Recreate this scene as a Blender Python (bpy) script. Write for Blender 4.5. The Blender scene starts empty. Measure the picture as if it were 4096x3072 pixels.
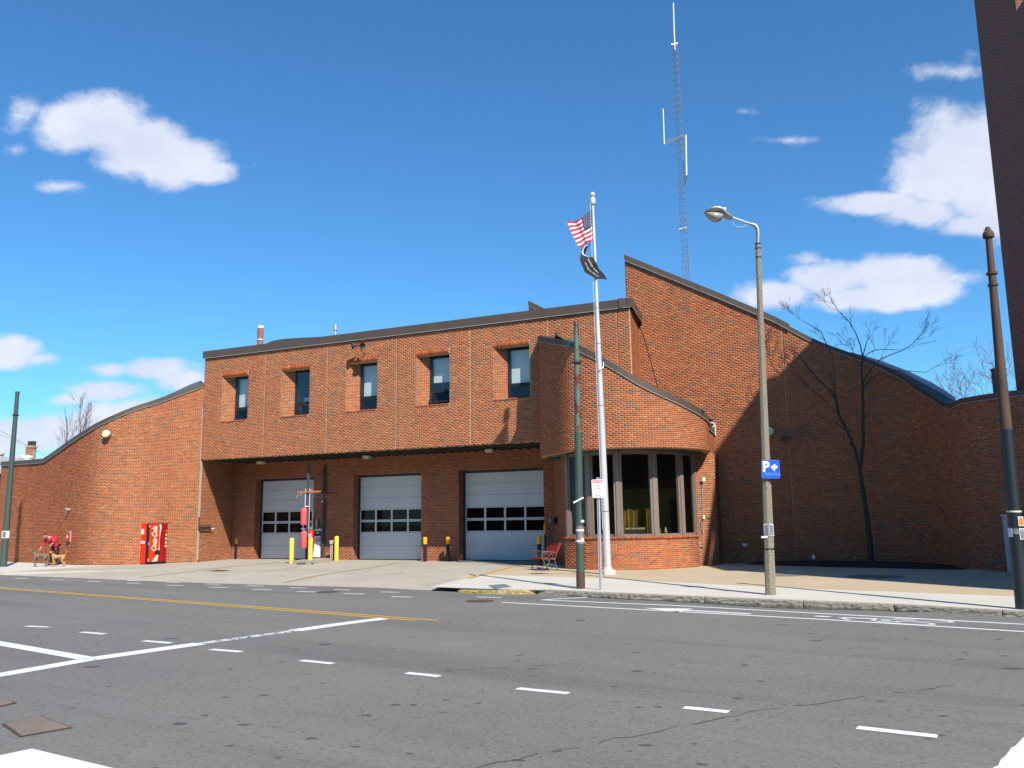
import bpy, bmesh, math, random
import numpy as np
from mathutils import Matrix, Vector
R = math.radians
random.seed(7)
C = bpy.context.scene.collection
scene = bpy.context.scene

# ------------------------------------------------------------------ camera
FPX, PITCH, ROLL, EYE = 3411.7, .1594, -.0140, 1.70
cam_data = bpy.data.cameras.new('camera')
cam_data.sensor_width = 36.0
cam_data.lens = FPX / 4096 * 36
cam_data.clip_start = .1
cam_data.clip_end = 3000
cam = bpy.data.objects.new('camera', cam_data)
C.objects.link(cam)
cam.matrix_world = Matrix.Translation((0, 0, EYE)) @ Matrix.Rotation(math.pi/2 + PITCH, 4, 'X') @ Matrix.Rotation(ROLL, 4, 'Z')
scene.camera = cam
scene.render.resolution_x, scene.render.resolution_y = 1024, 768

def ray(px, py):
    x = (px - 2048) / FPX; y = -(py - 1536) / FPX
    c, s = math.cos(ROLL), math.sin(ROLL)
    x, y = c*x - s*y, s*x + c*y
    return x, math.cos(PITCH) - y*math.sin(PITCH), math.sin(PITCH) + y*math.cos(PITCH)
def at(px, py, Y):                      # surveyed point at depth Y (metres in front of the camera)
    r = ray(px, py)
    return Vector((r[0]*Y/r[1], Y, EYE + r[2]*Y/r[1]))
def gr(px, py, z=0.0):                  # surveyed point on the level z
    r = ray(px, py); t = (z - EYE) / r[2]
    return Vector((r[0]*t, r[1]*t, z))

# ------------------------------------------------------------------ light
SUN_AZ, SUN_EL = R(25), R(42)           # azimuth measured from behind the camera towards the right
sd = Vector((math.sin(SUN_AZ)*math.cos(SUN_EL), -math.cos(SUN_AZ)*math.cos(SUN_EL), math.sin(SUN_EL)))
sun_data = bpy.data.lights.new('sun', 'SUN')
sun_data.energy = 5.0
sun_data.angle = R(.53)
sun_data.color = (1.0, .93, .82)
sun = bpy.data.objects.new('sun', sun_data)
C.objects.link(sun)
sun.rotation_euler = sd.to_track_quat('Z', 'Y').to_euler()
scene.view_settings.view_transform = 'Standard'
scene.view_settings.look = 'None'
scene.view_settings.gamma = 1
scene.view_settings.exposure = 0.42
scene.view_settings.use_curve_mapping = False
scene.cycles.max_bounces = 6
scene.cycles.diffuse_bounces = 1
scene.cycles.use_denoising = True

world = bpy.data.worlds.new('World')
scene.world = world
world.use_nodes = True
wn, wl = world.node_tree.nodes, world.node_tree.links
wn.clear()
def wnode(t, **k):
    n = wn.new(t)
    for a, b in k.items(): setattr(n, a, b)
    return n
def wmath(op, a, b=None, c=None, clamp=False):
    n = wnode('ShaderNodeMath', operation=op); n.use_clamp = clamp
    for i, v in enumerate((a, b, c)):
        if v is None: continue
        if isinstance(v, (int, float)): n.inputs[i].default_value = v
        else: wl.new(v, n.inputs[i])
    return n.outputs[0]
sky = wnode('ShaderNodeTexSky', sky_type='NISHITA')
sky.sun_disc = False
sky.sun_elevation = SUN_EL
sky.sun_rotation = math.atan2(sd.x, sd.y)
sky.altitude = 50
sky.air_density = 1.0
sky.dust_density = 0.2
sky.ozone_density = 2.2
tc = wnode('ShaderNodeTexCoord')
sx = wnode('ShaderNodeSeparateXYZ'); wl.new(tc.outputs['Generated'], sx.inputs[0])
yy = wmath('MAXIMUM', sx.outputs[1], .05)
u = wmath('DIVIDE', sx.outputs[0], yy); v = wmath('DIVIDE', sx.outputs[2], yy)
# clouds hang in the sky by direction: (px, py, half width, half height, strength)
CLOUDS = [(320,510,170,115,1),(430,500,170,120,1),(560,590,230,130,1),(700,640,190,110,1),(820,690,150,50,.75),(460,650,160,60,.6),(85,455,60,50,.22),(250,745,130,30,.42),(60,600,50,20,.22),
          (3860,610,260,200,1),(3760,700,220,150,1),(3960,760,230,190,1),(3500,815,250,50,.95),(3680,850,190,70,.9),(3930,900,190,60,.9),
          (3600,1110,230,95,1),(3330,1120,180,80,.95),(3120,1180,190,60,.8),(3700,1150,150,75,.9),(3480,1190,280,60,.9),(3800,1110,110,30,.4),
          (40,1410,130,65,.9),(150,1435,90,28,.5),(620,1475,160,52,.85),(440,1480,120,38,.6),(720,1520,110,55,.6),(430,1560,170,52,.75),(270,1600,110,30,.55),
          (190,1730,230,85,1),(0,1740,200,90,1),(400,1720,230,110,1),(560,1660,150,80,.8),(30,1850,300,60,.5),
          (3160,560,120,22,.33),(3800,285,150,35,.30),(3880,210,60,60,.2),(2980,445,50,15,.18),(1000,665,50,15,.15),(3230,1040,60,25,.3)]
field = None
for px, py, rx, ry, st in CLOUDS:
    r0 = ray(px, py); rx1 = ray(px+rx, py); ry1 = ray(px, py-ry)
    u0, v0 = r0[0]/r0[1], r0[2]/r0[1]
    a = abs(rx1[0]/rx1[1]-u0); b = abs(ry1[2]/ry1[1]-v0)
    du = wmath('MULTIPLY', wmath('SUBTRACT', u, u0), 1/a)
    dv = wmath('MULTIPLY', wmath('SUBTRACT', v, v0), 1/b)
    d2 = wmath('ADD', wmath('MULTIPLY', du, du), wmath('MULTIPLY', dv, dv))
    m = wmath('MULTIPLY', wmath('SUBTRACT', 1.14, wmath('POWER', d2, .5)), st*1.0)
    field = m if field is None else wmath('MAXIMUM', field, m)
def wnoise(scale, detail, rough, w=0.0, stretch=(1,1,1)):
    mp = wnode('ShaderNodeMapping'); wl.new(tc.outputs['Generated'], mp.inputs[0])
    mp.inputs['Scale'].default_value = stretch; mp.inputs['Location'].default_value = (w, w*.7, 0)
    n = wnode('ShaderNodeTexNoise'); n.inputs['Scale'].default_value = scale
    n.inputs['Detail'].default_value = detail; n.inputs['Roughness'].default_value = rough
    wl.new(mp.outputs[0], n.inputs[0]); return n.outputs[0]
n1 = wnoise(11, 8, .62, 3.1, (1,1,1.5)); n2 = wnoise(36, 5, .65, 1.3, (1,1,1.4)); n3 = wnoise(4.5, 6, .55, 8.2, (1,1,3))
f = wmath('ADD', field, wmath('MULTIPLY', wmath('SUBTRACT', n1, .5), 1.30))
f = wmath('ADD', f, wmath('MULTIPLY', wmath('SUBTRACT', n2, .5), .55))
dens = wnode('ShaderNodeMapRange', interpolation_type='SMOOTHSTEP')
wl.new(f, dens.inputs[0]); dens.inputs[1].default_value = -.02; dens.inputs[2].default_value = .58; dens.inputs[4].default_value = .95
# the rest of the sky (sides and behind the camera) carries similar scattered clouds
far = wnode('ShaderNodeMapRange', interpolation_type='SMOOTHSTEP')
wl.new(n3, far.inputs[0]); far.inputs[1].default_value = .60; far.inputs[2].default_value = .80; far.inputs[4].default_value = .8
back = wnode('ShaderNodeMapRange', interpolation_type='SMOOTHSTEP')
wl.new(sx.outputs[1], back.inputs[0]); back.inputs[1].default_value = .68; back.inputs[2].default_value = .45
front = wmath('GREATER_THAN', sx.outputs[1], .1)
cl = wmath('MAXIMUM', wmath('MULTIPLY', dens.outputs[0], front), wmath('MULTIPLY', far.outputs[0], back.outputs[0]), clamp=True)
tint = wnode('ShaderNodeMix', data_type='RGBA', blend_type='MULTIPLY'); tint.inputs[0].default_value = 1
wl.new(sky.outputs[0], tint.inputs[6]); tint.inputs[7].default_value = (.60, 1.20, 1.62, 1)
cc = wnode('ShaderNodeMix', data_type='RGBA')
wl.new(wmath('SUBTRACT', wmath('MULTIPLY', n1, 1.6), .3, clamp=True), cc.inputs[0])
cc.inputs[6].default_value = (5.6, 6.3, 8.2, 1); cc.inputs[7].default_value = (8.6, 8.9, 9.9, 1)
mx = wnode('ShaderNodeMix', data_type='RGBA')
wl.new(cl, mx.inputs[0]); wl.new(tint.outputs[2], mx.inputs[6]); wl.new(cc.outputs[2], mx.inputs[7])
bg = wnode('ShaderNodeBackground'); bg.inputs[1].default_value = .080
wl.new(mx.outputs[2], bg.inputs[0])
wo = wnode('ShaderNodeOutputWorld'); wl.new(bg.outputs[0], wo.inputs[0])

# ------------------------------------------------------------------ helpers
def props(o, label=None, cat=None, group=None, kind=None):
    if label: o['label'] = label
    if cat: o['category'] = cat
    if group: o['group'] = group
    if kind: o['kind'] = kind
    return o
ORIGIN = {}
def thing(name, loc, label=None, cat=None, group=None, kind=None):
    o = bpy.data.objects.new(name, None); C.objects.link(o)
    o.location = loc; o.empty_display_size = .3
    ORIGIN[o.name] = Vector(loc)
    return props(o, label, cat, group, kind)
def orig(o):
    while o is not None and o.parent is not None: o = o.parent
    return ORIGIN.get(o.name, Vector((0, 0, 0))) if o is not None else Vector((0, 0, 0))
class MB:
    def __init__(self): self.v = []; self.f = []; self.col = None; self.mi = []
    def add(self, vs, fs, mi=0):
        b = len(self.v); self.v += [tuple(p) for p in vs]
        for f in fs: self.f.append(tuple(b+i for i in f)); self.mi.append(mi)
        return self
    def box(self, c, s, rz=0, mat=None, mi=0):
        M = mat or (Matrix.Translation(c) @ Matrix.Rotation(rz, 4, 'Z'))
        vs = [M @ Vector((x*s[0]/2, y*s[1]/2, z*s[2]/2)) for z in (-1,1) for y in (-1,1) for x in (-1,1)]
        return self.add(vs, [(0,2,3,1),(4,5,7,6),(0,1,5,4),(2,6,7,3),(0,4,6,2),(1,3,7,5)], mi)
    def bar(self, a, b, w, h=None, mi=0, up=(0,0,1)):
        a, b = Vector(a), Vector(b); d = b-a; L = d.length
        if L < 1e-6: return self
        d.normalize(); upv = Vector(up)
        if abs(d.dot(upv)) > .98: upv = Vector((1,0,0))
        x = d.cross(upv).normalized(); z = x.cross(d)
        M = Matrix((x, d, z)).transposed().to_4x4(); M.translation = (a+b)/2
        return self.box(None, (w, L, h or w), mat=M, mi=mi)
    def prism(self, poly, z0, z1, mi=0, top=True, bottom=True):
        n = len(poly)
        g = (lambda z, i: z[i] if hasattr(z, '__len__') else z)
        vs = [(p[0], p[1], g(z0, i)) for i, p in enumerate(poly)] + [(p[0], p[1], g(z1, i)) for i, p in enumerate(poly)]
        fs = [(i, (i+1) % n, n+(i+1) % n, n+i) for i in range(n)]
        if top: fs.append(tuple(range(n, 2*n)))
        if bottom: fs.append(tuple(reversed(range(n))))
        return self.add(vs, fs, mi)
    def tube(self, pts, rad, n=8, cap=True, mi=0):
        pts = [Vector(p) for p in pts]; k = len(pts)
        if not hasattr(rad, '__len__'): rad = [rad]*k
        vs = []; prev = None
        for i, p in enumerate(pts):
            d = (pts[min(i+1, k-1)] - pts[max(i-1, 0)])
            if d.length < 1e-9: d = Vector((0,0,1))
            d.normalize()
            if prev is None:
                x = d.cross(Vector((0,0,1)) if abs(d.z) < .95 else Vector((1,0,0))).normalized()
            else: x = (prev - d*prev.dot(d)).normalized()
            prev = x; y = d.cross(x)
            for j in range(n):
                a = 2*math.pi*j/n; vs.append(p + (x*math.cos(a) + y*math.sin(a))*rad[i])
        fs = [(i*n+j, i*n+(j+1) % n, (i+1)*n+(j+1) % n, (i+1)*n+j) for i in range(k-1) for j in range(n)]
        if cap: fs += [tuple(reversed(range(n))), tuple(range((k-1)*n, k*n))]
        return self.add(vs, fs, mi)
    def lathe(self, prof, o=(0,0,0), n=16, mi=0, M=None):
        vs = []
        for r, z in prof:
            for j in range(n):
                a = 2*math.pi*j/n; p = Vector((r*math.cos(a), r*math.sin(a), z))
                vs.append((M @ p) if M else p + Vector(o))
        k = len(prof)
        fs = [(i*n+j, i*n+(j+1) % n, (i+1)*n+(j+1) % n, (i+1)*n+j) for i in range(k-1) for j in range(n)]
        fs += [tuple(reversed(range(n))), tuple(range((k-1)*n, k*n))]
        return self.add(vs, fs, mi)
    def build(self, name, mat, parent=None, smooth=False, local=False, label=None, kind=None, cols=None):
        me = bpy.data.meshes.new(name)
        off = Vector((0,0,0)) if (local or parent is None) else orig(parent)
        me.from_pydata([(p[0]-off.x, p[1]-off.y, p[2]-off.z) for p in self.v], [], self.f)
        for m in (mat if isinstance(mat, (list, tuple)) else [mat]): me.materials.append(m)
        if isinstance(mat, (list, tuple)):
            me.polygons.foreach_set('material_index', self.mi)
        if cols is not None:
            ca = me.color_attributes.new('Col', 'FLOAT_COLOR', 'CORNER')
            arr = []
            for p in me.polygons: arr += list(cols[p.index])*p.loop_total
            ca.data.foreach_set('color', arr)
        if smooth: me.polygons.foreach_set('use_smooth', [True]*len(me.polygons)); 
        me.update()
        o = bpy.data.objects.new(name, me); C.objects.link(o)
        if parent is not None: o.parent = parent
        if smooth and smooth != 'all':
            try:
                me.set_sharp_from_angle(angle=R(38))
            except Exception: pass
        return props(o, label=label, kind=kind)
def copy_tree(o, parent=None, loc=None):
    c = o.copy(); C.objects.link(c)
    if parent is not None: c.parent = parent
    if loc is not None: c.location = loc
    for ch in list(o.children): copy_tree(ch, c)
    return c
def text_mesh(body, size=1.0, shear=0.0, bold=0.0, align='CENTER', xs=1.0):
    cu = bpy.data.curves.new('lettering', 'FONT'); cu.body = body; cu.size = size; cu.shear = shear
    cu.align_x = align; cu.align_y = 'CENTER'; cu.offset = bold; cu.resolution_u = 3
    ob = bpy.data.objects.new('tmp_text', cu)
    me = bpy.data.meshes.new_from_object(ob)
    vs = [(p.co.x*xs, p.co.y) for p in me.vertices]; fs = [tuple(f.vertices) for f in me.polygons]
    bpy.data.objects.remove(ob); bpy.data.meshes.remove(me); bpy.data.curves.remove(cu)
    return vs, fs
def letters(mb, body, o, ex, ey, size, push=.003, mi=0, **k):
    o, ex, ey = Vector(o), Vector(ex).normalized(), Vector(ey).normalized(); n = ex.cross(ey)
    vs, fs = text_mesh(body, size, **k)
    return mb.add([o + ex*x + ey*y + n*push for x, y in vs], fs, mi)
def clip(poly, hp):                     # keep the side where a*x+b*y+c >= 0
    a, b, c = hp; out = []
    for i in range(len(poly)):
        p, q = poly[i], poly[(i+1) % len(poly)]
        dp, dq = a*p[0]+b*p[1]+c, a*q[0]+b*q[1]+c
        if dp >= 0: out.append(p)
        if (dp >= 0) != (dq >= 0):
            t = dp/(dp-dq); out.append((p[0]+t*(q[0]-p[0]), p[1]+t*(q[1]-p[1])))
    return out
def hp_line(p, q):                      # left side of p->q
    return (-(q[1]-p[1]), q[0]-p[0], (q[1]-p[1])*p[0]-(q[0]-p[0])*p[1])

# ------------------------------------------------------------------ materials
def mat(name, col, rough=.7, metal=0.0, spec=.5, noise=None, bump=None, attr=False, col2=None, stains=None, coat=0):
    m = bpy.data.materials.new(name); m.use_nodes = True
    nt = m.node_tree; n, l = nt.nodes, nt.links
    b = n['Principled BSDF']
    b.inputs['Roughness'].default_value = rough; b.inputs['Metallic'].default_value = metal
    b.inputs['Specular IOR Level'].default_value = spec
    if coat: b.inputs['Coat Weight'].default_value = coat
    src = None
    co = n.new('ShaderNodeTexCoord'); geo = n.new('ShaderNodeNewGeometry')
    if attr:
        a = n.new('ShaderNodeVertexColor'); a.layer_name = 'Col'; src = a.outputs[0]
    def noise_tex(scale, detail=4, rough_=.6, stretch=None):
        t = n.new('ShaderNodeTexNoise'); t.inputs['Scale'].default_value = scale; t.inputs['Detail'].default_value = detail
        t.inputs['Roughness'].default_value = rough_
        if stretch:
            mp = n.new('ShaderNodeMapping'); mp.inputs['Scale'].default_value = stretch[:3]
            if len(stretch) > 3: mp.vector_type = 'TEXTURE'; mp.inputs['Rotation'].default_value = (0,0,stretch[3])
            l.new(geo.outputs['Position'], mp.inputs[0]); l.new(mp.outputs[0], t.inputs[0])
        else: l.new(geo.outputs['Position'], t.inputs[0])
        return t.outputs[0]
    def mixc(fac, A, B, blend='MIX'):
        x = n.new('ShaderNodeMix'); x.data_type = 'RGBA'; x.blend_type = blend
        if isinstance(fac, (int, float)): x.inputs[0].default_value = fac
        else: l.new(fac, x.inputs[0])
        for i, s in ((6, A), (7, B)):
            if isinstance(s, (tuple, list)): x.inputs[i].default_value = (*s[:3], 1)
            else: l.new(s, x.inputs[i])
        return x.outputs[2]
    def ramp(s, lo, hi):
        x = n.new('ShaderNodeMapRange'); l.new(s, x.inputs[0]); x.inputs[1].default_value = lo; x.inputs[2].default_value = hi
        return x.outputs[0]
    if src is None: src = col
    for k, (scale, amt, c2, lo, hi, *st) in enumerate(noise or []):
        fac = ramp(noise_tex(scale, 5, .65, st[0] if st else None), lo, hi)
        mm = n.new('ShaderNodeMath'); mm.operation = 'MULTIPLY'; l.new(fac, mm.inputs[0]); mm.inputs[1].default_value = amt
        src = mixc(mm.outputs[0], src, c2, 'MULTIPLY' if k >= 0 and c2 is not None and len(c2) == 4 else 'MIX')
    if isinstance(src, (tuple, list)): b.inputs['Base Color'].default_value = (*src[:3], 1)
    else: l.new(src, b.inputs['Base Color'])
    if bump:
        bs, bd = bump; bn = n.new('ShaderNodeBump'); bn.inputs['Strength'].default_value = 1; bn.inputs['Distance'].default_value = bd
        l.new(noise_tex(bs, 6, .7), bn.inputs['Height']); l.new(bn.outputs[0], b.inputs['Normal'])
    return m
M = {}
M['brick'] = mat('brick', (1,1,1), .9, spec=.15, attr=True, noise=[(1.1,.35,(.70,.66,.64,1),.52,.70,(1,1,.10)), (.9,.22,(1.25,1.22,1.20,1),.56,.72,(1.6,1.6,.3)), (.5, .35, (.80,.78,.76,1), .42, .68), (38, .35, (.72,.70,.70,1), .45, .8), (2.2,.28,(1.0,.86,.80,1),.5,.75)], bump=(90, .002))
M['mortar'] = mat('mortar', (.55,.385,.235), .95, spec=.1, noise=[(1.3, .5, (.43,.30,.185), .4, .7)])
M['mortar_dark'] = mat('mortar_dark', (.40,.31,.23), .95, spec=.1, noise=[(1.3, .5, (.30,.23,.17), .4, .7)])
M['joint'] = mat('sealant', (.40,.33,.245), .8)
M['coping'] = mat('bronze_metal', (.098,.074,.057), .5, metal=.2, spec=.4, noise=[(1.4, .5, (.12,.092,.070), .4, .7)])
M['roof'] = mat('sheet_roofing', (.10,.125,.15), .45, metal=.3, noise=[(2, .5, (.14,.16,.18), .4, .7)])
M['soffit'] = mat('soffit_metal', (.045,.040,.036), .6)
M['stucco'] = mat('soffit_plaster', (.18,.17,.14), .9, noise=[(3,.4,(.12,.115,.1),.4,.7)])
M['door'] = mat('door_paint', (.60,.63,.64), .45, noise=[(.9,.3,(.52,.56,.60),.4,.7), (30,.12,(.35,.36,.34),.62,.7)])
M['door_frame'] = mat('door_frame', (.035,.04,.045), .5)
M['winframe'] = mat('anodised_frame', (.035,.033,.032), .4, metal=.4)
M['mullion'] = mat('taupe_mullion', (.21,.165,.14), .6, noise=[(2,.35,(.16,.13,.11),.4,.7,(1,1,.2))])
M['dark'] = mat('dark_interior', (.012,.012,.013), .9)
M['shade'] = mat('white_shade', (.86,.86,.76), .8)
M['olive'] = mat('interior_wall', (.34,.31,.12), .9, noise=[(3,.2,(.28,.26,.1),.4,.7)])
M['curtain'] = mat('curtain', (.30,.22,.05), .9, noise=[(5,.85,(.07,.05,.015),.42,.6,(3.5,3.5,.25))])
M['white'] = mat('white_paint', (.78,.78,.75), .5, noise=[(5,.15,(.6,.6,.56),.5,.8)])
M['asphalt'] = mat('asphalt', (.185,.181,.166), .85, spec=.3, noise=[(.22,.5,(.150,.147,.136),.42,.62), (1.0,.75,(.128,.125,.117),.50,.66,(16,1.3,1,-.605)), (1.3,.35,(.225,.22,.205),.55,.68,(22,1.0,1,-.605)), (26,.80,(.285,.28,.26),.52,.72), (19,.85,(.080,.079,.074),.54,.72), (52,.6,(.07,.07,.066),.56,.72), (1.7,.8,(.085,.083,.078),.66,.72,(1.9,.7,1,-.5)), (.5,.5,(.21,.205,.19),.62,.66)], bump=(60,.006))
M['concrete'] = mat('concrete', (.58,.555,.49), .9, spec=.25, noise=[(.5,.45,(.48,.455,.40),.42,.66), (30,.4,(.40,.38,.33),.52,.75), (3,.4,(.42,.38,.32),.6,.75)], bump=(60,.002))
M['apron'] = mat('apron_concrete', (.44,.40,.33), .9, spec=.25, noise=[(.35,.6,(.35,.32,.265),.42,.62), (24,.5,(.29,.265,.22),.50,.74), (1.2,.55,(.26,.235,.195),.56,.70,(3,.8,1,-.605)), (4,.4,(.54,.51,.45),.62,.72), (2.6,.7,(.15,.14,.12),.70,.74)], bump=(60,.003))
M['tan'] = mat('tan_paving', (.50,.405,.275), .9, spec=.25, noise=[(.5,.5,(.43,.345,.23),.4,.66), (26,.45,(.33,.27,.19),.5,.74), (2,.4,(.50,.46,.38),.55,.72)], bump=(60,.002))
M['grout'] = mat('paving_joint', (.16,.14,.11), .95)
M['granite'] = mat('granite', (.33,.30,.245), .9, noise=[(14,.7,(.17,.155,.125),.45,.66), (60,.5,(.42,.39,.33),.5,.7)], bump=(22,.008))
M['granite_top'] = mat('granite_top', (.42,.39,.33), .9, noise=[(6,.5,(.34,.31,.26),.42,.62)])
M['granite_yellow'] = mat('yellow_kerb_paint', (.55,.42,.08), .8, noise=[(9,.95,(.24,.21,.15),.45,.56), (30,.5,(.2,.18,.13),.5,.7)], bump=(22,.02))
M['paint_white'] = mat('road_paint', (.74,.75,.74), .6, noise=[(28,.35,(.50,.50,.50),.5,.75), (1.5,.2,(.6,.6,.6),.5,.7)])
M['paint_worn'] = mat('worn_road_paint', (.66,.67,.66), .7, noise=[(9,1,(.12,.125,.128),.50,.56), (35,.6,(.2,.2,.2),.52,.62)])
M['paint_yellow'] = mat('yellow_road_paint', (.62,.36,.035), .6, noise=[(18,.4,(.40,.25,.05),.5,.75)])
M['paint_yellow_faint'] = mat('faded_yellow_paint', (.50,.33,.10), .8, noise=[(8,.9,(.33,.29,.22),.46,.6)])
M['rust'] = mat('rusty_iron', (.10,.055,.04), .85, noise=[(9,.7,(.05,.035,.03),.4,.65)])
M['rust_plate'] = mat('rusty_plate', (.22,.165,.125), .8, noise=[(4,.7,(.15,.125,.11),.4,.65),(25,.4,(.30,.24,.18),.5,.75)])
M['iron'] = mat('cast_iron', (.03,.03,.032), .6, noise=[(6,.4,(.05,.045,.04),.4,.7)])
M['iron_grey'] = mat('weathered_iron', (.085,.09,.095), .55)
M['mast'] = mat('weathered_steel', (.16,.165,.17), .6, metal=.2)
M['bench_red'] = mat('bench_red', (.42,.016,.012), .5, noise=[(7,.4,(.28,.012,.01),.45,.65)])
M['crack'] = mat('tar', (.075,.073,.07), .9)
M['row_brick'] = mat('old_brick', (.17,.075,.05), .9, noise=[(2,.4,(.11,.05,.04),.4,.7)])
M['row_clapboard'] = mat('clapboard', (.30,.28,.24), .8)
M['mulch'] = mat('mulch', (.035,.024,.017), 1, noise=[(30,.6,(.015,.01,.008),.4,.6)], bump=(30,.05))
M['water'] = mat('puddle', (.016,.015,.012), .12, spec=.35)
M['green_pole'] = mat('green_paint', (.045,.085,.065), .45, noise=[(1.2,.5,(.065,.075,.07),.4,.7)])
M['green_rust'] = mat('peeling_green_paint', (.085,.15,.115), .55, noise=[(5.5,1,(.10,.035,.018),.50,.54,(1,1,.45)), (7,.8,(.24,.26,.24),.62,.66)])
M['brown_rust'] = mat('rusty_pole', (.095,.052,.034), .8, noise=[(3,.7,(.052,.036,.030),.4,.65),(20,.4,(.15,.075,.04),.55,.7)])
M['black_pole'] = mat('blue_black_paint', (.018,.024,.030), .38, noise=[(25,.3,(.03,.038,.045),.5,.7)], bump=(30,.003))
M['flagpole'] = mat('silver_paint', (.62,.63,.65), .38, metal=.25, noise=[(.8,.3,(.5,.5,.5),.4,.7,(1,1,1.4)), (7,.4,(.45,.42,.36),.66,.72,(.3,.3,1.6))])
M['galv'] = mat('galvanised', (.42,.46,.48), .45, metal=.4)
M['agg'] = mat('aggregate_concrete', (.31,.275,.20), .95, noise=[(48,.9,(.12,.10,.075),.45,.58), (85,.6,(.5,.46,.36),.55,.65)], bump=(50,.012))
M['alu'] = mat('cast_aluminium', (.33,.34,.36), .45, metal=.6, noise=[(8,.4,(.22,.22,.23),.4,.7)])
M['lens'] = mat('prismatic_lens', (.30,.29,.25), .18, noise=[(30,.6,(.5,.5,.48),.55,.65)], spec=.8)
M['blue_sign'] = mat('blue_sign', (.012,.10,.60), .4)
M['blue_faint'] = mat('faded_letters', (.10,.28,.78), .4)
M['sign_white'] = mat('sign_white', (.85,.85,.86), .4)
M['sign_red'] = mat('sign_red', (.45,.02,.03), .4)
M['black'] = mat('black_paint', (.012,.012,.014), .45)
M['yellow'] = mat('yellow_paint', (.72,.52,.07), .5, noise=[(9,.3,(.5,.38,.08),.6,.75), (24,.85,(.1,.09,.05),.72,.74)])
M['amber'] = mat('amber_sleeve', (.85,.42,.0), .35)
M['red'] = mat('red_paint', (.62,.025,.015), .35, noise=[(3,.2,(.5,.02,.015),.4,.7)])
M['vend_red'] = mat('vending_red', (.80,.035,.012), .3)
M['vend_dark_red'] = mat('vending_dark_red', (.30,.006,.010), .3)
M['pink'] = mat('faded_red_paint', (.62,.11,.115), .45, noise=[(6,.25,(.5,.08,.08),.4,.7)])
M['cream'] = mat('cream', (.70,.66,.45), .5)
M['navy'] = mat('navy_paint', (.02,.03,.05), .5)
M['wood'] = mat('orange_timber', (.38,.12,.035), .8)
M['plate'] = mat('blue_grey_plate', (.15,.175,.19), .6, bump=(60,.01))
M['bark'] = mat('bark', (.060,.050,.040), .95, noise=[(6,.5,(.035,.03,.026),.4,.7)])
M['bark_light'] = mat('pale_bark', (.16,.13,.12), .95, noise=[(6,.5,(.10,.08,.075),.4,.7)])
M['twig'] = mat('twig', (.13,.10,.085), .95)
M['paper'] = mat('paper', (.72,.73,.75), .7)
M['paper_dark'] = mat('printed_paper', (.14,.15,.16), .7, noise=[(40,.9,(.45,.46,.48),.56,.6,(1,1,1.5))])
M['orange'] = mat('orange_print', (.75,.20,.02), .6)
M['skin'] = mat('skin', (.50,.28,.19), .6)
M['jacket'] = mat('red_jacket', (.66,.02,.035), .6, noise=[(5,.4,(.42,.02,.10),.5,.62)])
M['trousers'] = mat('black_trousers', (.014,.013,.016), .8)
M['cap'] = mat('black_cap', (.018,.018,.024), .8)
M['shoe'] = mat('dark_shoes', (.03,.025,.02), .6)
M['dog_grey'] = mat('grey_fur', (.17,.13,.085), .95, noise=[(12,.6,(.09,.075,.055),.4,.65),(5,.4,(.30,.24,.16),.55,.7)])
M['dog_tan'] = mat('tan_fur', (.42,.235,.085), .95, noise=[(9,.5,(.5,.34,.17),.45,.7)])
M['flag'] = mat('flag_cloth', (1,1,1), .85, attr=True)
M['flag_black'] = mat('black_flag_cloth', (.014,.014,.018), .8)
M['vent_red'] = mat('faded_red_vent', (.30,.10,.09), .7, noise=[(5,.8,(.24,.19,.13),.45,.65)])
M['cam_grey'] = mat('utility_grey', (.36,.38,.38), .6)
M['cabinet'] = mat('cabinet_grey', (.42,.42,.43), .55)
M['far_white'] = mat('far_white', (.7,.7,.68), .7)
def glass_mat(name, tintc, gloss=.9, body=(.02,.025,.03), thru=.6, refl=.7):
    m = bpy.data.materials.new(name); m.use_nodes = True; n, l = m.node_tree.nodes, m.node_tree.links
    n.clear(); out = n.new('ShaderNodeOutputMaterial'); tr = n.new('ShaderNodeBsdfTransparent'); tr.inputs[0].default_value = (*tintc, 1)
    gl = n.new('ShaderNodeBsdfGlossy'); gl.inputs[0].default_value = (gloss, gloss, gloss, 1); gl.inputs['Roughness'].default_value = .015
    df = n.new('ShaderNodeBsdfDiffuse'); df.inputs[0].default_value = (*body, 1)
    m1 = n.new('ShaderNodeMixShader'); m1.inputs[0].default_value = thru; l.new(df.outputs[0], m1.inputs[1]); l.new(tr.outputs[0], m1.inputs[2])
    lw_ = n.new('ShaderNodeLayerWeight'); lw_.inputs[0].default_value = .5
    pw = n.new('ShaderNodeMath'); pw.operation = 'POWER'; l.new(lw_.outputs['Facing'], pw.inputs[0]); pw.inputs[1].default_value = 3.0
    fr = n.new('ShaderNodeMath'); fr.operation = 'MULTIPLY_ADD'; l.new(pw.outputs[0], fr.inputs[0]); fr.inputs[1].default_value = refl; fr.inputs[2].default_value = .05
    m2 = n.new('ShaderNodeMixShader'); l.new(fr.outputs[0], m2.inputs[0]); l.new(m1.outputs[0], m2.inputs[1]); l.new(gl.outputs[0], m2.inputs[2])
    l.new(m2.outputs[0], out.inputs[0]); return m
M['glass'] = glass_mat('window_glass', (.93,.96,.97), thru=.97)
M['glass_door'] = glass_mat('garage_door_glass', (.25,.22,.2), gloss=.4, body=(.010,.008,.008), thru=.35, refl=.12)
M['glass_dark'] = glass_mat('dark_glass', (.72,.72,.62), gloss=.55, body=(.008,.008,.008), thru=.88, refl=.3)
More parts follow.
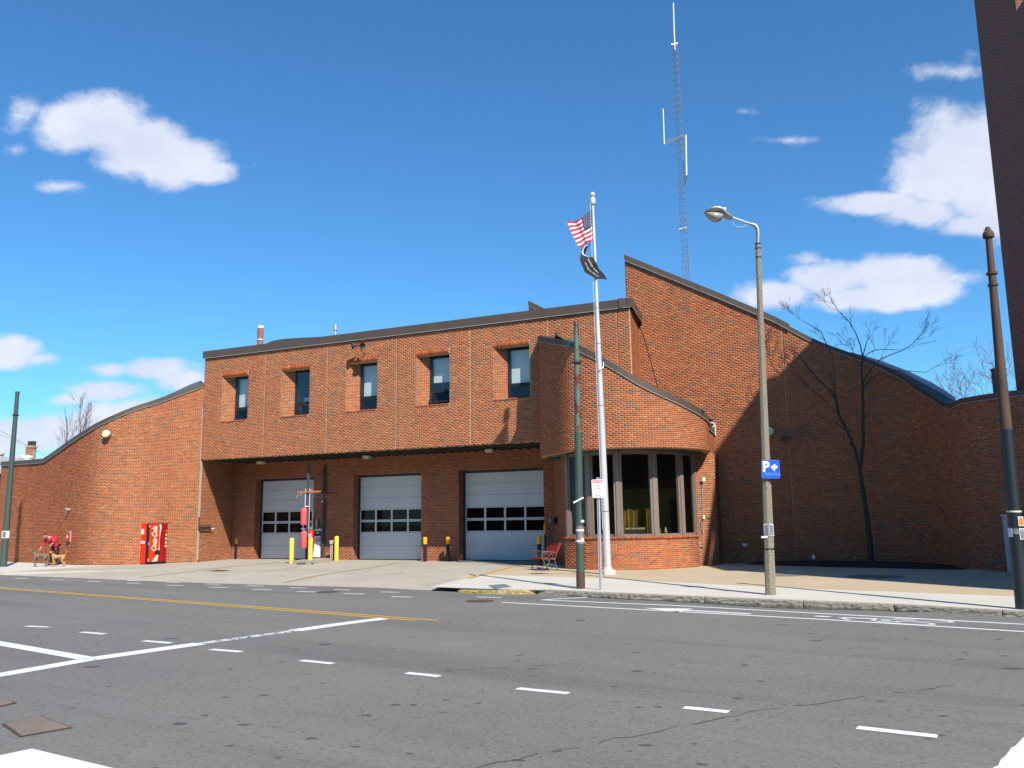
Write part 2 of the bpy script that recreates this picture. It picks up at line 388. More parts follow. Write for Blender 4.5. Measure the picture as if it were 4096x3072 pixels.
# painted brickwork of the far tower: too dark and oblique to tell single bricks apart
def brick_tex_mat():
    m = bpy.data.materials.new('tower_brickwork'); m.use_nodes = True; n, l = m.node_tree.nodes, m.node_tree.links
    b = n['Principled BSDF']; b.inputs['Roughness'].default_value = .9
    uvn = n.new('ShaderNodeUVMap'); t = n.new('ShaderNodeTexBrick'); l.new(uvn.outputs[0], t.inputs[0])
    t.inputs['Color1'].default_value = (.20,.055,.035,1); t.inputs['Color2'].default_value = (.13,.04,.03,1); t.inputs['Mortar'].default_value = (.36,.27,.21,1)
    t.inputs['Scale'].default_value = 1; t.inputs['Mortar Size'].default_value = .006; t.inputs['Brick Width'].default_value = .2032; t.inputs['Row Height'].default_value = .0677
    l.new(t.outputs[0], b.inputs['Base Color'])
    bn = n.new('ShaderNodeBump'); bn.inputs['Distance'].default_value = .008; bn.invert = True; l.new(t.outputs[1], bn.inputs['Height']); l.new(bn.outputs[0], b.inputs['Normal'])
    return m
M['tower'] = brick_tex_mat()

# ------------------------------------------------------------------ ground, road, pavements
ZR = -.12
def flat(poly, z, name, m, parent=None, kind='structure', th=None):
    mb = MB()
    if th: mb.prism(poly, z-th, z)
    else: mb.add([(p[0], p[1], z) for p in poly], [tuple(range(len(poly)))])
    return mb.build(name, m, parent, kind=kind if parent is None else None)
flat([(-400,-300),(400,-300),(400,500),(-400,500)], ZR-.03, 'ground', M['asphalt'])
flat([(-200,-60),(160,-60),(160,130),(-200,130)], ZR, 'road', M['asphalt'])
KU, KW = Vector((.825,-.565,0)).normalized(), Vector((.565,.825,0)).normalized()      # along / across the kerb
KERB = [(-1.5,22.75),(-.45,22.0)]+[tuple(gr(x,y,z).xy) for x,y,z in ((2142,2365,-.05),(2480,2373.5,-.01),(2733,2383,0),(2986,2393,0),(3200,2401.5,0),(3480,2411.5,0),(3700,2422.5,0),(3940,2436,0),(4096,2446,0))]+[(12.2,12.9),(16,10.2),(24,4.7),(40,-6.4)]
YL = (gr(1737,2358.8,-.1).xy, gr(2031.7,2272,0).xy)                                    # edge between apron and pavement
yl_dir = (YL[1]-YL[0]).normalized()
yl_far = YL[1] + yl_dir*14
APF = [(-27.5,38.2),(-24.5,36.3),(-20.1,34.0),(-15.95,31.64),(-11.08,28.47),(-7.28,26.52),(-4.0,24.92),(-2.18,23.53)]
# pavement base (a solid slab with its joints), apron ramp and left pavement
def off(p, q, d):
    t = (Vector(q)-Vector(p)).normalized(); return Vector((-t.y, t.x))*d
n_ = len(KERB); kin = []
for i, p in enumerate(KERB):
    a = KERB[max(i-1,0)]; b = KERB[min(i+1,n_-1)]
    t = (Vector(b)-Vector(a)).normalized(); kin.append((p[0]-t.y*.15, p[1]+t.x*.15))
pave_poly = kin + [(60,20),(40,60),(yl_far.x,yl_far.y),(YL[1].x,YL[1].y)]
side = flat(pave_poly, -.012, 'sidewalk', M['grout'], th=.10)
# ramped corner between the yellow line and the kerb end
mb = MB(); a0 = gr(1737,2359,ZR+.004); a1 = gr(1850,2363,ZR+.004); a2 = gr(1980,2370,ZR+.004)
mb.add([a0, a1, a2, Vector((*kin[1],-.004)), Vector((*kin[0],-.004)), Vector((YL[0].x+.05,YL[0].y+.35,-.06))], [(0,1,2,3,4,5)])
mb.build('corner_ramp', M['concrete'], side)
WHITE_TAN = [(-3,29.5),(1.2,26.9),(3.04,25.3),(6.1,21.9),(10.8,18.1),(16,14.1),(40,-3)]
ylc = hp_line((YL[1].x+.3,YL[1].y-1.5), (YL[1].x, YL[1].y)); ylc = tuple(-k for k in ylc) if (ylc[0]*5+ylc[1]*20+ylc[2]) < 0 else ylc
ylc2 = hp_line((YL[1].x, YL[1].y), (yl_far.x, yl_far.y)); ylc2 = tuple(-k for k in ylc2) if (ylc2[0]*8+ylc2[1]*26+ylc2[2]) < 0 else ylc2
rr = random.Random(3)
def kin_at(s_):
    for a, b in zip(kin, kin[1:]):
        L = math.dist(a, b)
        if s_ <= L: return Vector((a[0]+(b[0]-a[0])*s_/L, a[1]+(b[1]-a[1])*s_/L))
        s_ -= L
    return Vector(kin[-1])
def to_wt(p):
    for a, b in zip(WHITE_TAN, WHITE_TAN[1:]):
        f0 = (a[0]-p.x)*KU.x+(a[1]-p.y)*KU.y; f1 = (b[0]-p.x)*KU.x+(b[1]-p.y)*KU.y
        if f0 <= 0 <= f1: t = f0/(f0-f1); return Vector((a[0]+(b[0]-a[0])*t, a[1]+(b[1]-a[1])*t))
    return p+KW.xy*3.5
def quad_slab(a, b, c, d, m):
    cen = (a+b+c+d)/4; P = [tuple(p+(cen-p).normalized()*.010) for p in (a,b,c,d)]
    for h in (ylc2,):
        P = clip(P, h)
        if len(P) < 3: return
    flat(P, rr.uniform(-.003,.0), 'slab', m, side, th=.012)
for i in range(-5, 20):
    p, q = (kin_at(i*1.62) if i >= 0 else kin_at(0)+KU.xy*1.62*i), (kin_at((i+1)*1.62) if i >= -1 else kin_at(0)+KU.xy*1.62*(i+1))
    P_, Q_ = to_wt(p), to_wt(q)
    for j in range(2): quad_slab(p.lerp(P_,j/2), q.lerp(Q_,j/2), q.lerp(Q_,(j+1)/2), p.lerp(P_,(j+1)/2), M['concrete'])
for i in range(-8, 10):
    p, q = (kin_at(i*2.1+.7) if i >= 0 else kin_at(.7)+KU.xy*i*2.1), (kin_at((i+1)*2.1+.7) if i >= -1 else kin_at(.7)+KU.xy*(i+1)*2.1)
    p, q = to_wt(p), to_wt(q)
    for j in range(5): quad_slab(p+KW.xy*j*2.1, q+KW.xy*j*2.1, q+KW.xy*(j+1)*2.1, p+KW.xy*(j+1)*2.1, M['tan'])
# apron: ramp from the road edge to the garage floor
apr = []; back = []
for i, p in enumerate(APF):
    a = APF[max(i-1,0)]; b = APF[min(i+1,len(APF)-1)]
    t = (Vector(b)-Vector(a)).normalized(); w = (3.2 if i > 2 else .25); back.append((p[0]-t.y*w, p[1]+t.x*w))
back[-1] = (YL[1].x-.02, YL[1].y)
mb = MB(); nA = len(APF); rj = random.Random(5)
vs = [(p[0]+rj.uniform(-.03,.03), p[1]+rj.uniform(-.05,.05), ZR+(.004 if i > 2 else .012)) for i, p in enumerate(APF)] + [(p[0], p[1], 0) for p in back]
mb.add(vs, [(i, i+1, nA+i+1, nA+i) for i in range(nA-1)])
far_pts = [(yl_far.x,yl_far.y,0), (-2,55,0), (-40,62,0), (-34,44,0)]
b2 = [(p[0], p[1], 0) for p in back[::-1]]
mb.add(b2[:6] + [(-16,44,0), (-12,50,0), far_pts[0]][::1], [tuple(range(len(b2[:6])+3))])
apron = mb.build('apron', M['apron'], kind='structure')
mb = MB(); mb.add([b2[5], b2[6], b2[7], (-34,44,0), (-40,62,0), (-12,62,0), (-12,50,0), (-16,44,0)], [tuple(range(8))])
mb.build('left_pavement', M['concrete'], kind='structure')
# saw cut joints and grates on the apron
def strip(pts, w, name, m, z=0, parent=None, wob=0, seed=1):
    mb = MB(); pts = [Vector((p[0], p[1], p[2] if len(p) > 2 else z)) for p in pts]; rg = random.Random(seed)
    L = []; Rr = []
    for i, p in enumerate(pts):
        t = (pts[min(i+1,len(pts)-1)]-pts[max(i-1,0)]); t.z = 0; t.normalize(); nn = Vector((-t.y, t.x, 0))
        ww = w[i] if hasattr(w, '__len__') else w
        L.append(p+nn*(ww/2+rg.uniform(-wob,wob))); Rr.append(p-nn*(ww/2+rg.uniform(-wob,wob)))
    k = len(pts); mb.add(L+Rr, [(k+i, k+i+1, i+1, i) for i in range(k-1)])
    return mb.build(name, m, parent, kind='structure' if parent is None else None)
marks = thing('road_markings', (0,0,ZR), kind='structure')
ZP = ZR+.004
def gline(pp, w, name='painted_line', m='paint_white', z=ZP, wob=0, parent=None, sub=1):
    P = [gr(x, y, z) for x, y in pp]
    if sub > 1:
        Q = []
        for a, b in zip(P, P[1:]): Q += [a.lerp(b, k/sub) for k in range(sub)]
        P = Q+[P[-1]]
    return strip(P, w, name, M[m], parent=parent or marks, wob=wob)
# double yellow centre line
cA, cB = Vector((-15.87,26.92,ZP)), Vector((-1.5,16.38,ZP)); cd = (cB-cA).normalized(); cn = Vector((-cd.y, cd.x, 0))
for s_, e_ in ((.11, 0.0), (-.11, -.35)):
    strip([cA-cd*60+cn*s_, cB+cn*s_+cd*e_], .10, 'yellow_line', M['paint_yellow'], parent=marks)
gline([(-400,2762),(0,2699),(180,2668),(361,2636)], .30, 'stop_line', m='paint_white')
gline([(361,2636),(600,2602),(800,2574)], .34, 'stop_line')
gline([(800,2574),(930,2556),(1050,2540),(1180,2522)], (.30,.16,.20,.30), 'worn_line', m='paint_worn', wob=.03, sub=3) if False else gline([(800,2574),(930,2556),(1050,2540),(1180,2522)], .22, 'worn_line', m='paint_worn', wob=.03, sub=3)
gline([(1180,2522),(1330,2500),(1450,2484),(1537,2474)], .33, 'stop_line')
gline([(-500,2490),(0,2573),(340,2632)], .24, 'lane_line')
for a, b in [((105,2501),(194,2505)),((326,2525),(420,2533)),((574,2560),(684,2569)),((843,2594),(966,2604)),((1204,2638),(1332,2651)),((1626,2688),(1757,2702)),((2070,2750),(2274,2770)),((2735,2826),(2915,2844)),((3428,2906),(3750,2942))]:
    A, B = gr(a[0], a[1]+3, ZP), gr(b[0], b[1]+3, ZP)
    strip([A, A.lerp(B,.3), A.lerp(B,.6), B], .125, 'lane_dash', M['paint_white'], parent=marks, wob=.006, seed=a[0])
up = [(110,172,71),(285,345,77),(460,527,84),(660,728,94),(865,932,103),(1068,1148,113),(1283,1372,122),(1508,1595,132),(1738,1820,142),(1980,2080,154)]
lo = [(75,145,83),(258,333,90),(457,522,98),(660,728,108),(868,955,119),(1088,1182,129),(1318,1413,141),(1545,1647,152),(1790,1898,163),(2037,2140,179)]
for a, b, y in up+lo:
    sl = .012*(b-a)
    gline([(a/1.3012, 2250+(y-sl)/1.3012), (b/1.3012, 2250+(y+sl)/1.3012)], .12, 'lane_dash')
gline([(1906,2387.5),(2006,2390)], .12, 'lane_dash')
gline([(2008,2409.5),(2600,2440),(3300,2478),(4096,2526),(5200,2592)], .12, 'bike_lane_line')
gline([(2168,2399.5),(2700,2422),(3400,2460),(4096,2497),(5200,2558)], .12, 'bike_lane_line')
gline([(2168,2399),(2355,2388.5)], .12, 'bike_lane_line')
# bike lane arrow and cyclist symbol, laid along the lane
la = gr(2700,2442,ZP); lane_d = (gr(3300,2471,ZP)-gr(2300,2416,ZP)).normalized(); lane_n = Vector((-lane_d.y, lane_d.x, 0))
def glyph(c, polys, name):
    mb = MB()
    for P in polys: mb.add([c + lane_d*a + lane_n*b + Vector((0,0,.0)) for a, b in P], [tuple(range(len(P)))])
    return mb.build(name, M['paint_white'], marks)
ca = gr(2780,2443,ZP)
glyph(ca, [[(-1.15,0),(-.2,-.36),(-.2,-.08),(1.15,-.08),(1.15,.08),(-.2,.08),(-.2,.36)]], 'lane_arrow')
def ring(cx, cy, rx, ry, t, n=20):
    out = []
    for i in range(n):
        a, b = 2*math.pi*i/n, 2*math.pi*(i+1)/n
        out.append([(cx+rx*math.cos(a), cy+ry*math.sin(a)), (cx+rx*math.cos(b), cy+ry*math.sin(b)), (cx+(rx-t*1.7)*math.cos(b), cy+(ry-t)*math.sin(b)), (cx+(rx-t*1.7)*math.cos(a), cy+(ry-t)*math.sin(a))])
    return out
def seg(a, b, w): 
    d = (Vector(b)-Vector(a)).normalized(); nn = Vector((-d.y, d.x))*w/2; a, b = Vector(a), Vector(b)
    return [tuple(a+nn), tuple(b+nn), tuple(b-nn), tuple(a-nn)][::-1]
cb = gr(3530,2479,ZP)
glyph(cb, ring(.62,.24,.50,.20,.055)+ring(.42,-.24,.50,.20,.055)+[seg((.5,.22),(-.1,.1),.06),seg((.4,-.22),(-.1,.1),.06),seg((-.1,.1),(-.15,-.2),.07),seg((-.15,-.2),(.4,-.22),.06),
      seg((-.1,.12),(-.75,.0),.13),seg((-.75,0),(-.5,-.28),.08)]+[[(-1.05+.16*math.cos(t*.63), .02+.085*math.sin(t*.63)) for t in range(10)]], 'bicycle_symbol')
# crosswalk bars in the near corners
rk = random.Random(31)
def crack(pp, w, m='crack'):
    P = [gr(x, y, ZR+.0025) for x, y in pp]; Q = []
    for a, b in zip(P, P[1:]):
        n_s = max(2, int((b-a).length/.18))
        for k in range(n_s): q = a.lerp(b, k/n_s); Q.append(q+Vector((rk.uniform(-.03,.03), rk.uniform(-.05,.05), 0)))
    Q.append(P[-1]); mb = MB(); k = 0
    while k < len(Q)-1:
        if rk.random() < .72:
            a, b = Q[k], Q[k+1]; d = (b-a).normalized(); nn = Vector((-d.y,d.x,0)); wa, wb_ = w*rk.uniform(.2,1), w*rk.uniform(.2,1)
            mb.add([a+nn*wa, b+nn*wb_, b-nn*wb_, a-nn*wa], [(3,2,1,0)])
        k += 1
    return mb.build('crack', M[m], marks, kind='stuff')
crack([(1900,3070),(2240,3000),(2600,2930),(3000,2850),(3350,2800),(3870,2735)], .016)
crack([(560,3050),(700,3090)], .02); crack([(300,2520),(340,2640)], .006); crack([(1500,2700),(2500,2640),(3300,2660)], .006)
mb = MB()
for k in range(120):
    px, py = rk.uniform(-100,4200), 2480+rk.random()**1.6*620; c_ = gr(px, py, ZR+.002); r_ = rk.uniform(.015,.05)*(2.2 if rk.random() < .1 else 1); n = 7
    mb.add([c_+Vector((r_*math.cos(a*.9)*rk.uniform(.6,1.7), r_*math.sin(a*.9)*rk.uniform(.5,1), 0)) for a in range(n)], [tuple(range(n))])
mb.build('tar_spots', M['crack'], marks, kind='stuff')
def gpoly(pp, name, m, z=ZP, parent=None): 
    P = [gr(x, y, z) for x, y in pp]; return MB().add(P, [tuple(range(len(P)))[::-1]]).build(name, m, parent, kind=None if parent else 'structure')
gpoly([(-330,3100),(-100,3042),(127,2994),(453,3072),(700,3135),(300,3240)], 'crosswalk_bar', M['paint_white'], parent=marks)
gpoly([(3930,3120),(3975,3068),(3992,3062),(4003,3038),(4022,3022),(4046,2990),(4060,2984),(4100,2943),(4400,3000),(4300,3200)], 'crosswalk_bar', M['paint_white'], parent=marks)
# faded guide lines on the apron
def apron_z(x, y):
    d = 9
    for a, b in zip(APF, APF[1:]):
        A, B_ = Vector(a), Vector(b); L = (B_-A).length; t_ = min(1,max(0,(Vector((x,y))-A).dot(B_-A)/L**2)); d = min(d, (Vector((x,y))-A-(B_-A)*t_).length)
    return (ZR+.004)*max(0,1-d/3.05)
for nm, pp, w in [('yellow_line', [(1737,2358.8),(1900,2311),(2031.7,2272),(2150,2248)], .14), ('yellow_line', [(1130,2332.5),(1300,2301),(1450,2276),(1600,2251)], .11), ('yellow_line', [(560,2312),(800,2286),(950,2263),(1120,2249)], .10)]:
    P = [gr(x, y, zz) for (x, y), zz in zip(pp, (-.10,-.03,0,0))]; Q = []
    for a, b in zip(P, P[1:]): Q += [a.lerp(b, k/8) for k in range(8)]
    Q = [Vector((p.x, p.y, apron_z(p.x,p.y)+.010)) for p in Q+[P[-1]]]
    strip(Q, w, nm, M['paint_yellow_faint' if w < .14 else 'paint_yellow'], parent=marks)
for k, pp in enumerate([[(1040,2289),(1130,2279),(1210,2266)],[(930,2281.5),(960,2279)],[(1370,2302),(1440,2293),(1480,2288)],[(845,2316),(900,2312)],[(1560,2302),(1620,2292)]]):
    P = [gr(x, y, -.03) for x, y in pp]; Q = []
    for a, b in zip(P, P[1:]): Q += [a.lerp(b, q/4) for q in range(4)]
    strip([Vector((p.x,p.y,apron_z(p.x,p.y)+.009)) for p in Q+[P[-1]]], .06, 'scuff_line', M['paint_worn'], parent=marks, wob=.02, seed=k)
def cover(px, py, r, m, label, z=ZR, cat='manhole cover', name='manhole_cover', grp=None, ring_=True):
    p = gr(px, py, z); t = thing(name, (p.x,p.y,z), label, cat, grp)
    MB().lathe([(r,.002),(r,.010),(r*.93,.012)], (p.x,p.y,z), 24).build('cover', m, t)
    if ring_:
        mb = MB()
        for k in range(5): mb.box((p.x+(k-2)*r*.3, p.y, z+.014), (.03, r*1.2, .006))
        mb.build('tread', m, t)
    return t
cover(1919,2405,.33, M['rust'], 'round rusty manhole cover in the road left of the bike lane line')
cover(3172,2287.5,.24, M['paint_white'], 'small white utility cover in the tan paving beside the lamp post', z=0, ring_=False)  # the white colour stands in for sunlight glinting off the cover
cover(3529,2293,.24, M['yellow'], 'small yellow utility cover in the shaded paving', z=0, ring_=False)
cover(1310,2369,.30, M['rust'], 'dark round manhole cover among the bike lane dashes before the apron')
for px, py, r in ((3138,2301,.58),(3503,2307,.78)):
    p = gr(px, py, 0)
    MB().lathe([(r,-.01),(r,.005),(r*.9,.007)], (p.x,p.y,0), 28).build('asphalt_patch', M['asphalt'], kind='structure')
def plate(pp, label, z=ZR, m='rust_plate'):
    P = [gr(x, y, z) for x, y in pp]; c = sum(P, Vector())/len(P)
    t = thing('access_plate', (c.x,c.y,z), label, 'access plate')
    MB().add([p+Vector((0,0,.012)) for p in P]+[p for p in P], [(0,1,2,3),(4,5,1,0),(5,6,2,1),(6,7,3,2),(7,4,0,3)]).build('lid', M[m], t)
    fr = MB()
    for i in range(4):
        a, b = P[i], P[(i+1)%4]; e = (a-c).normalized()*.03; g = (b-c).normalized()*.03
        fr.add([a+e*1.6+Vector((0,0,.006)), b+g*1.6+Vector((0,0,.006)), b+Vector((0,0,.006)), a+Vector((0,0,.006))], [(0,1,2,3)])
    fr.build('frame', M['rust'], t)
plate([(85,2945),(275,2912),(160,2869),(20,2899)], 'square rusty access plate in the asphalt near the crosswalk')
plate([(-70,2822),(0,2826),(52,2813),(-10,2790)], 'small dark rusty plate in the asphalt at the left edge')
plate([(835,2284.5),(885,2286),(920,2282.5),(870,2280)], 'small brown grate sunk in the garage apron', z=0, m='rust')
# grey ramp pad with raised domes
P = [gr(x, y, .002) for x, y in ((1952,2342),(2018,2336.5),(2046,2347),(1978,2356))]
t = thing('ramp_pad', ((P[0]+P[2])/2), 'blue grey tactile pad set in the kerb ramp', 'tactile pad')
c_ = sum(P, Vector())/4
MB().add([p+Vector((0,0,.006)) for p in P]+[p-Vector((0,0,.01)) for p in P], [(0,1,2,3)[::-1],(4,5,1,0),(5,6,2,1),(6,7,3,2),(7,4,0,3)]).build('pad', M['plate'], t)
mb = MB()
for i in range(7):
    for j in range(7):
        q = P[0].lerp(P[1],(i+.5)/7).lerp(P[3].lerp(P[2],(i+.5)/7),(j+.5)/7); mb.lathe([(.022,.006),(.012,.012)], (q.x,q.y,q.z), 5)
mb.build('domes', M['plate'], t, kind='stuff')
# kerb: single split-faced granite stones
kerb = thing('kerb', (0,0,ZR), kind='structure')
def stone(a, b, h0, h1, m, seed):
    rg = random.Random(seed); a, b = Vector((*a,0)), Vector((*b,0)); L = (b-a).length; d = (b-a).normalized(); nn = Vector((d.y,-d.x,0))
    nx, nz = max(3,int(L/.07)), 5; vs = []; fs = []
    for i in range(nx+1):
        t = i/nx; h = h0+(h1-h0)*t
        for j in range(nz+1):
            z = ZR-.02+(h+.02)*j/nz; o = rg.uniform(-.007,.009) if 0 < j < nz else (-.010 if j == nz else 0)
            if i in (0,nx): o -= .012
            p = a+d*(L*t+(.01 if i==0 else -.01 if i==nx else 0))+nn*o; vs.append((p.x,p.y,z+(rg.uniform(-.002,.002) if 0<i<nx and j==nz else 0)))
        p = a+d*(L*t+(.01 if i==0 else -.01 if i==nx else 0))-nn*.16; vs.append((p.x,p.y,ZR+h))
    k = nz+2
    for i in range(nx):
        for j in range(k-1): fs.append((i*k+j,(i+1)*k+j,(i+1)*k+j+1,i*k+j+1))
    fs += [tuple(range(k))[::-1], tuple(nx*k+j for j in range(k))]
    mbk = MB().add(vs, fs); mbk.mi = [1 if (q < nx*(k-1) and q % (k-1) == k-2) else 0 for q in range(len(fs))]
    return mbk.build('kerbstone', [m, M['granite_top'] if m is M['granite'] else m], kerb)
def along(poly, s):
    for a, b in zip(poly, poly[1:]):
        L = math.dist(a, b)
        if s <= L: return (a[0]+(b[0]-a[0])*s/L, a[1]+(b[1]-a[1])*s/L)
        s -= L
    return poly[-1]
hk = lambda s: .02+.10*min(1,max(0,s/3.2))
stone(along(KERB,0), along(KERB,1.25), .06, .10, M['granite_yellow'], 1)
stone(along(KERB,1.25), along(KERB,2.3), .10, .118, M['granite_yellow'], 2)
s = 2.3; k = 0
for L in (2.6,1.9,2.15,1.75,1.9,2.5,2.0,2.4,2.2,2.3,2.2,2.5,2.4,2.3,2.4,2.4,2.4):
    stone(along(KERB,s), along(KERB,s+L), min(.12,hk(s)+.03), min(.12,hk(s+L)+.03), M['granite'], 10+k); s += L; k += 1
LK = [(-36,43.2),(-27.6,38.0),(-24.6,36.15),(-22.3,34.95),(-20.3,33.95)]
for i in range(6):
    stone(along(LK,i*2.6+3), along(LK,i*2.6+5.55), .11 if i < 5 else .08, .11 if i < 4 else (.08 if i == 4 else .03), M['granite_yellow'] if i > 1 else M['granite'], 60+i)
# water standing in the gutter
kp = []
for k in range(41):
    s_ = 3.2+k*.2; a = Vector(along(KERB, s_)); b = Vector(along(KERB, s_+.05)); t_ = (b-a).normalized()
    w_ = .10+.46*math.exp(-((k-27)/9)**2)+.14*math.exp(-((k-8)/7)**2)+.02*math.sin(k*1.7)
    if k in (0,40): w_ = .02
    kp.append(((a.x+t_.y*.0, a.y-t_.x*.0), (a.x+t_.y*w_, a.y-t_.x*w_)))
mb = MB(); mb.add([(p[0][0],p[0][1],ZR+.007) for p in kp]+[(p[1][0],p[1][1],ZR+.007) for p in kp], [(41+i,41+i+1,i+1,i) for i in range(40)])
mb.build('gutter_water', M['water'], kind='structure')

# ------------------------------------------------------------------ fire station
P0 = Vector((4.54,31.80,0)); FD = Vector((.90750,-.42005,0)); ND = Vector((.42005,.90750,0))
def fa(s, z, d=0.0): p = P0 + FD*s + ND*d; return Vector((p.x, p.y, z))
def fs(px, py, d=0.0):
    r = Vector(ray(px, py)); o = P0+ND*d; t = ND.dot(o)/ND.dot(Vector((r.x,r.y,0)))
    q = Vector((r.x*t, r.y*t, 0)); return (q-o).dot(FD), EYE + r.z*t
def fbox(mb, s0, s1, d0, d1, z0, z1, mi=0):
    vs = [fa(s, z, d) for z in (z0,z1) for d in (d0,d1) for s in (s0,s1)]
    return mb.add(vs, [(0,2,3,1),(4,5,7,6),(0,1,5,4),(2,6,7,3),(0,4,6,2),(1,3,7,5)], mi)
station = thing('fire_station', (0,34,0), 'red brick fire station with three white garage doors and curved sloping walls', 'fire station')
class Poly:
    def __init__(s, pts): 
        s.p = [Vector((p[0],p[1])) for p in pts]; s.c = [0]
        for a, b in zip(s.p, s.p[1:]): s.c.append(s.c[-1]+(b-a).length)
        s.L = s.c[-1]
    def at(s, t):
        t = min(max(t,0),s.L); 
        lo_, hi_ = 0, len(s.c)-1
        while hi_-lo_ > 1:
            m_ = (lo_+hi_)//2
            if s.c[m_] <= t: lo_ = m_
            else: hi_ = m_
        a, b = s.p[lo_], s.p[lo_+1]; k = (t-s.c[lo_])/max(1e-9,s.c[lo_+1]-s.c[lo_]); d = (b-a).normalized()
        return a+(b-a)*k, Vector((d.y,-d.x))
    def s_of_x(s, x):
        for i,(a,b) in enumerate(zip(s.p,s.p[1:])):
            if (a.x-x)*(b.x-x) <= 0 and abs(a.x-b.x)>1e-6: return s.c[i]+(x-a.x)/(b.x-a.x)*(s.c[i+1]-s.c[i])
        return 0
def smooth(pts, n=5):
    P = [Vector((p[0],p[1])) for p in pts]; P = [P[0]*2-P[1]]+P+[P[-1]*2-P[-2]]; out = []
    for i in range(1, len(P)-2):
        for k in range(n):
            t = k/n; a,b,c,d = P[i-1:i+3]
            out.append(.5*((2*b)+(c-a)*t+(2*a-5*b+4*c-d)*t*t+(3*b-a-3*c+d)*t**3))
    out.append(P[-2]); return [(p.x,p.y) for p in out]
rb = random.Random(11)
def brick_colour():
    r = rb.random(); j = rb.uniform(.86,1.14)
    if r < .60: c = (.415,.118,.045)
    elif r < .78: c = (.345,.092,.042)
    elif r < .86: c = (.46,.155,.062)
    elif r < .925: c = (.29,.090,.060)
    elif r < .965: c = (.225,.130,.085)
    elif r < .985: c = (.43,.19,.085)
    else: c = (.155,.112,.085)
    return (c[0]*j, c[1]*j, c[2]*j*rb.uniform(.92,1.08), 1)
CO, LE, JT = .0677, .2032, .0125
class Bricks:
    def __init__(s): s.v = []; s.f = []; s.c = []
    def one(s, pl, s0, s1, z0, z1, out=.0022, col=None, z0b=None, deep=.02):
        (a, na), (b, nb) = pl.at(s0), pl.at(s1); n = (b-a).normalized(); n = Vector((n.y,-n.x)); o = out+rb.uniform(-.0008,.0012)
        k = len(s.v)
        for q, e in ((a,0),(b,0),(a,1),(b,1)):
            oo = -deep if e else o
            s.v.append((q.x+n.x*oo, q.y+n.y*oo, z0)); s.v.append((q.x+n.x*oo, q.y+n.y*oo, z1))
        s.f += [(k,k+2,k+3,k+1),(k+1,k+3,k+7,k+5),(k+4,k+6,k+2,k),(k+4,k,k+1,k+5),(k+2,k+6,k+7,k+3)]
        s.c += [col or brick_colour()]*5
    def build(s, name, parent, kind='stuff'):
        me = bpy.data.meshes.new(name); o = orig(parent); V_ = np.array(s.v, dtype=np.float32)-np.array(o, dtype=np.float32)
        me.vertices.add(len(V_)); me.vertices.foreach_set('co', V_.ravel())
        F_ = np.array(s.f, dtype=np.int32); me.loops.add(F_.size); me.loops.foreach_set('vertex_index', F_.ravel())
        me.polygons.add(len(F_)); me.polygons.foreach_set('loop_start', np.arange(0,F_.size,4,dtype=np.int32))
        me.polygons.foreach_set('loop_total', np.full(len(F_),4,dtype=np.int32))
        me.update(calc_edges=True)
        ca = me.color_attributes.new('Col','FLOAT_COLOR','CORNER'); ca.data.foreach_set('color', np.repeat(np.array(s.c,dtype=np.float32),4,axis=0).ravel())
        me.materials.append(M['brick']); ob = bpy.data.objects.new(name, me); C.objects.link(ob); ob.parent = parent
        return props(ob, kind=kind)
def interp(tab):
    def f_(x):
        if x <= tab[0][0]: return tab[0][1]
        for (a,b),(c,d) in zip(tab,tab[1:]):
            if x <= c: return b+(d-b)*(x-a)/(c-a)
        return tab[-1][1]
    return f_
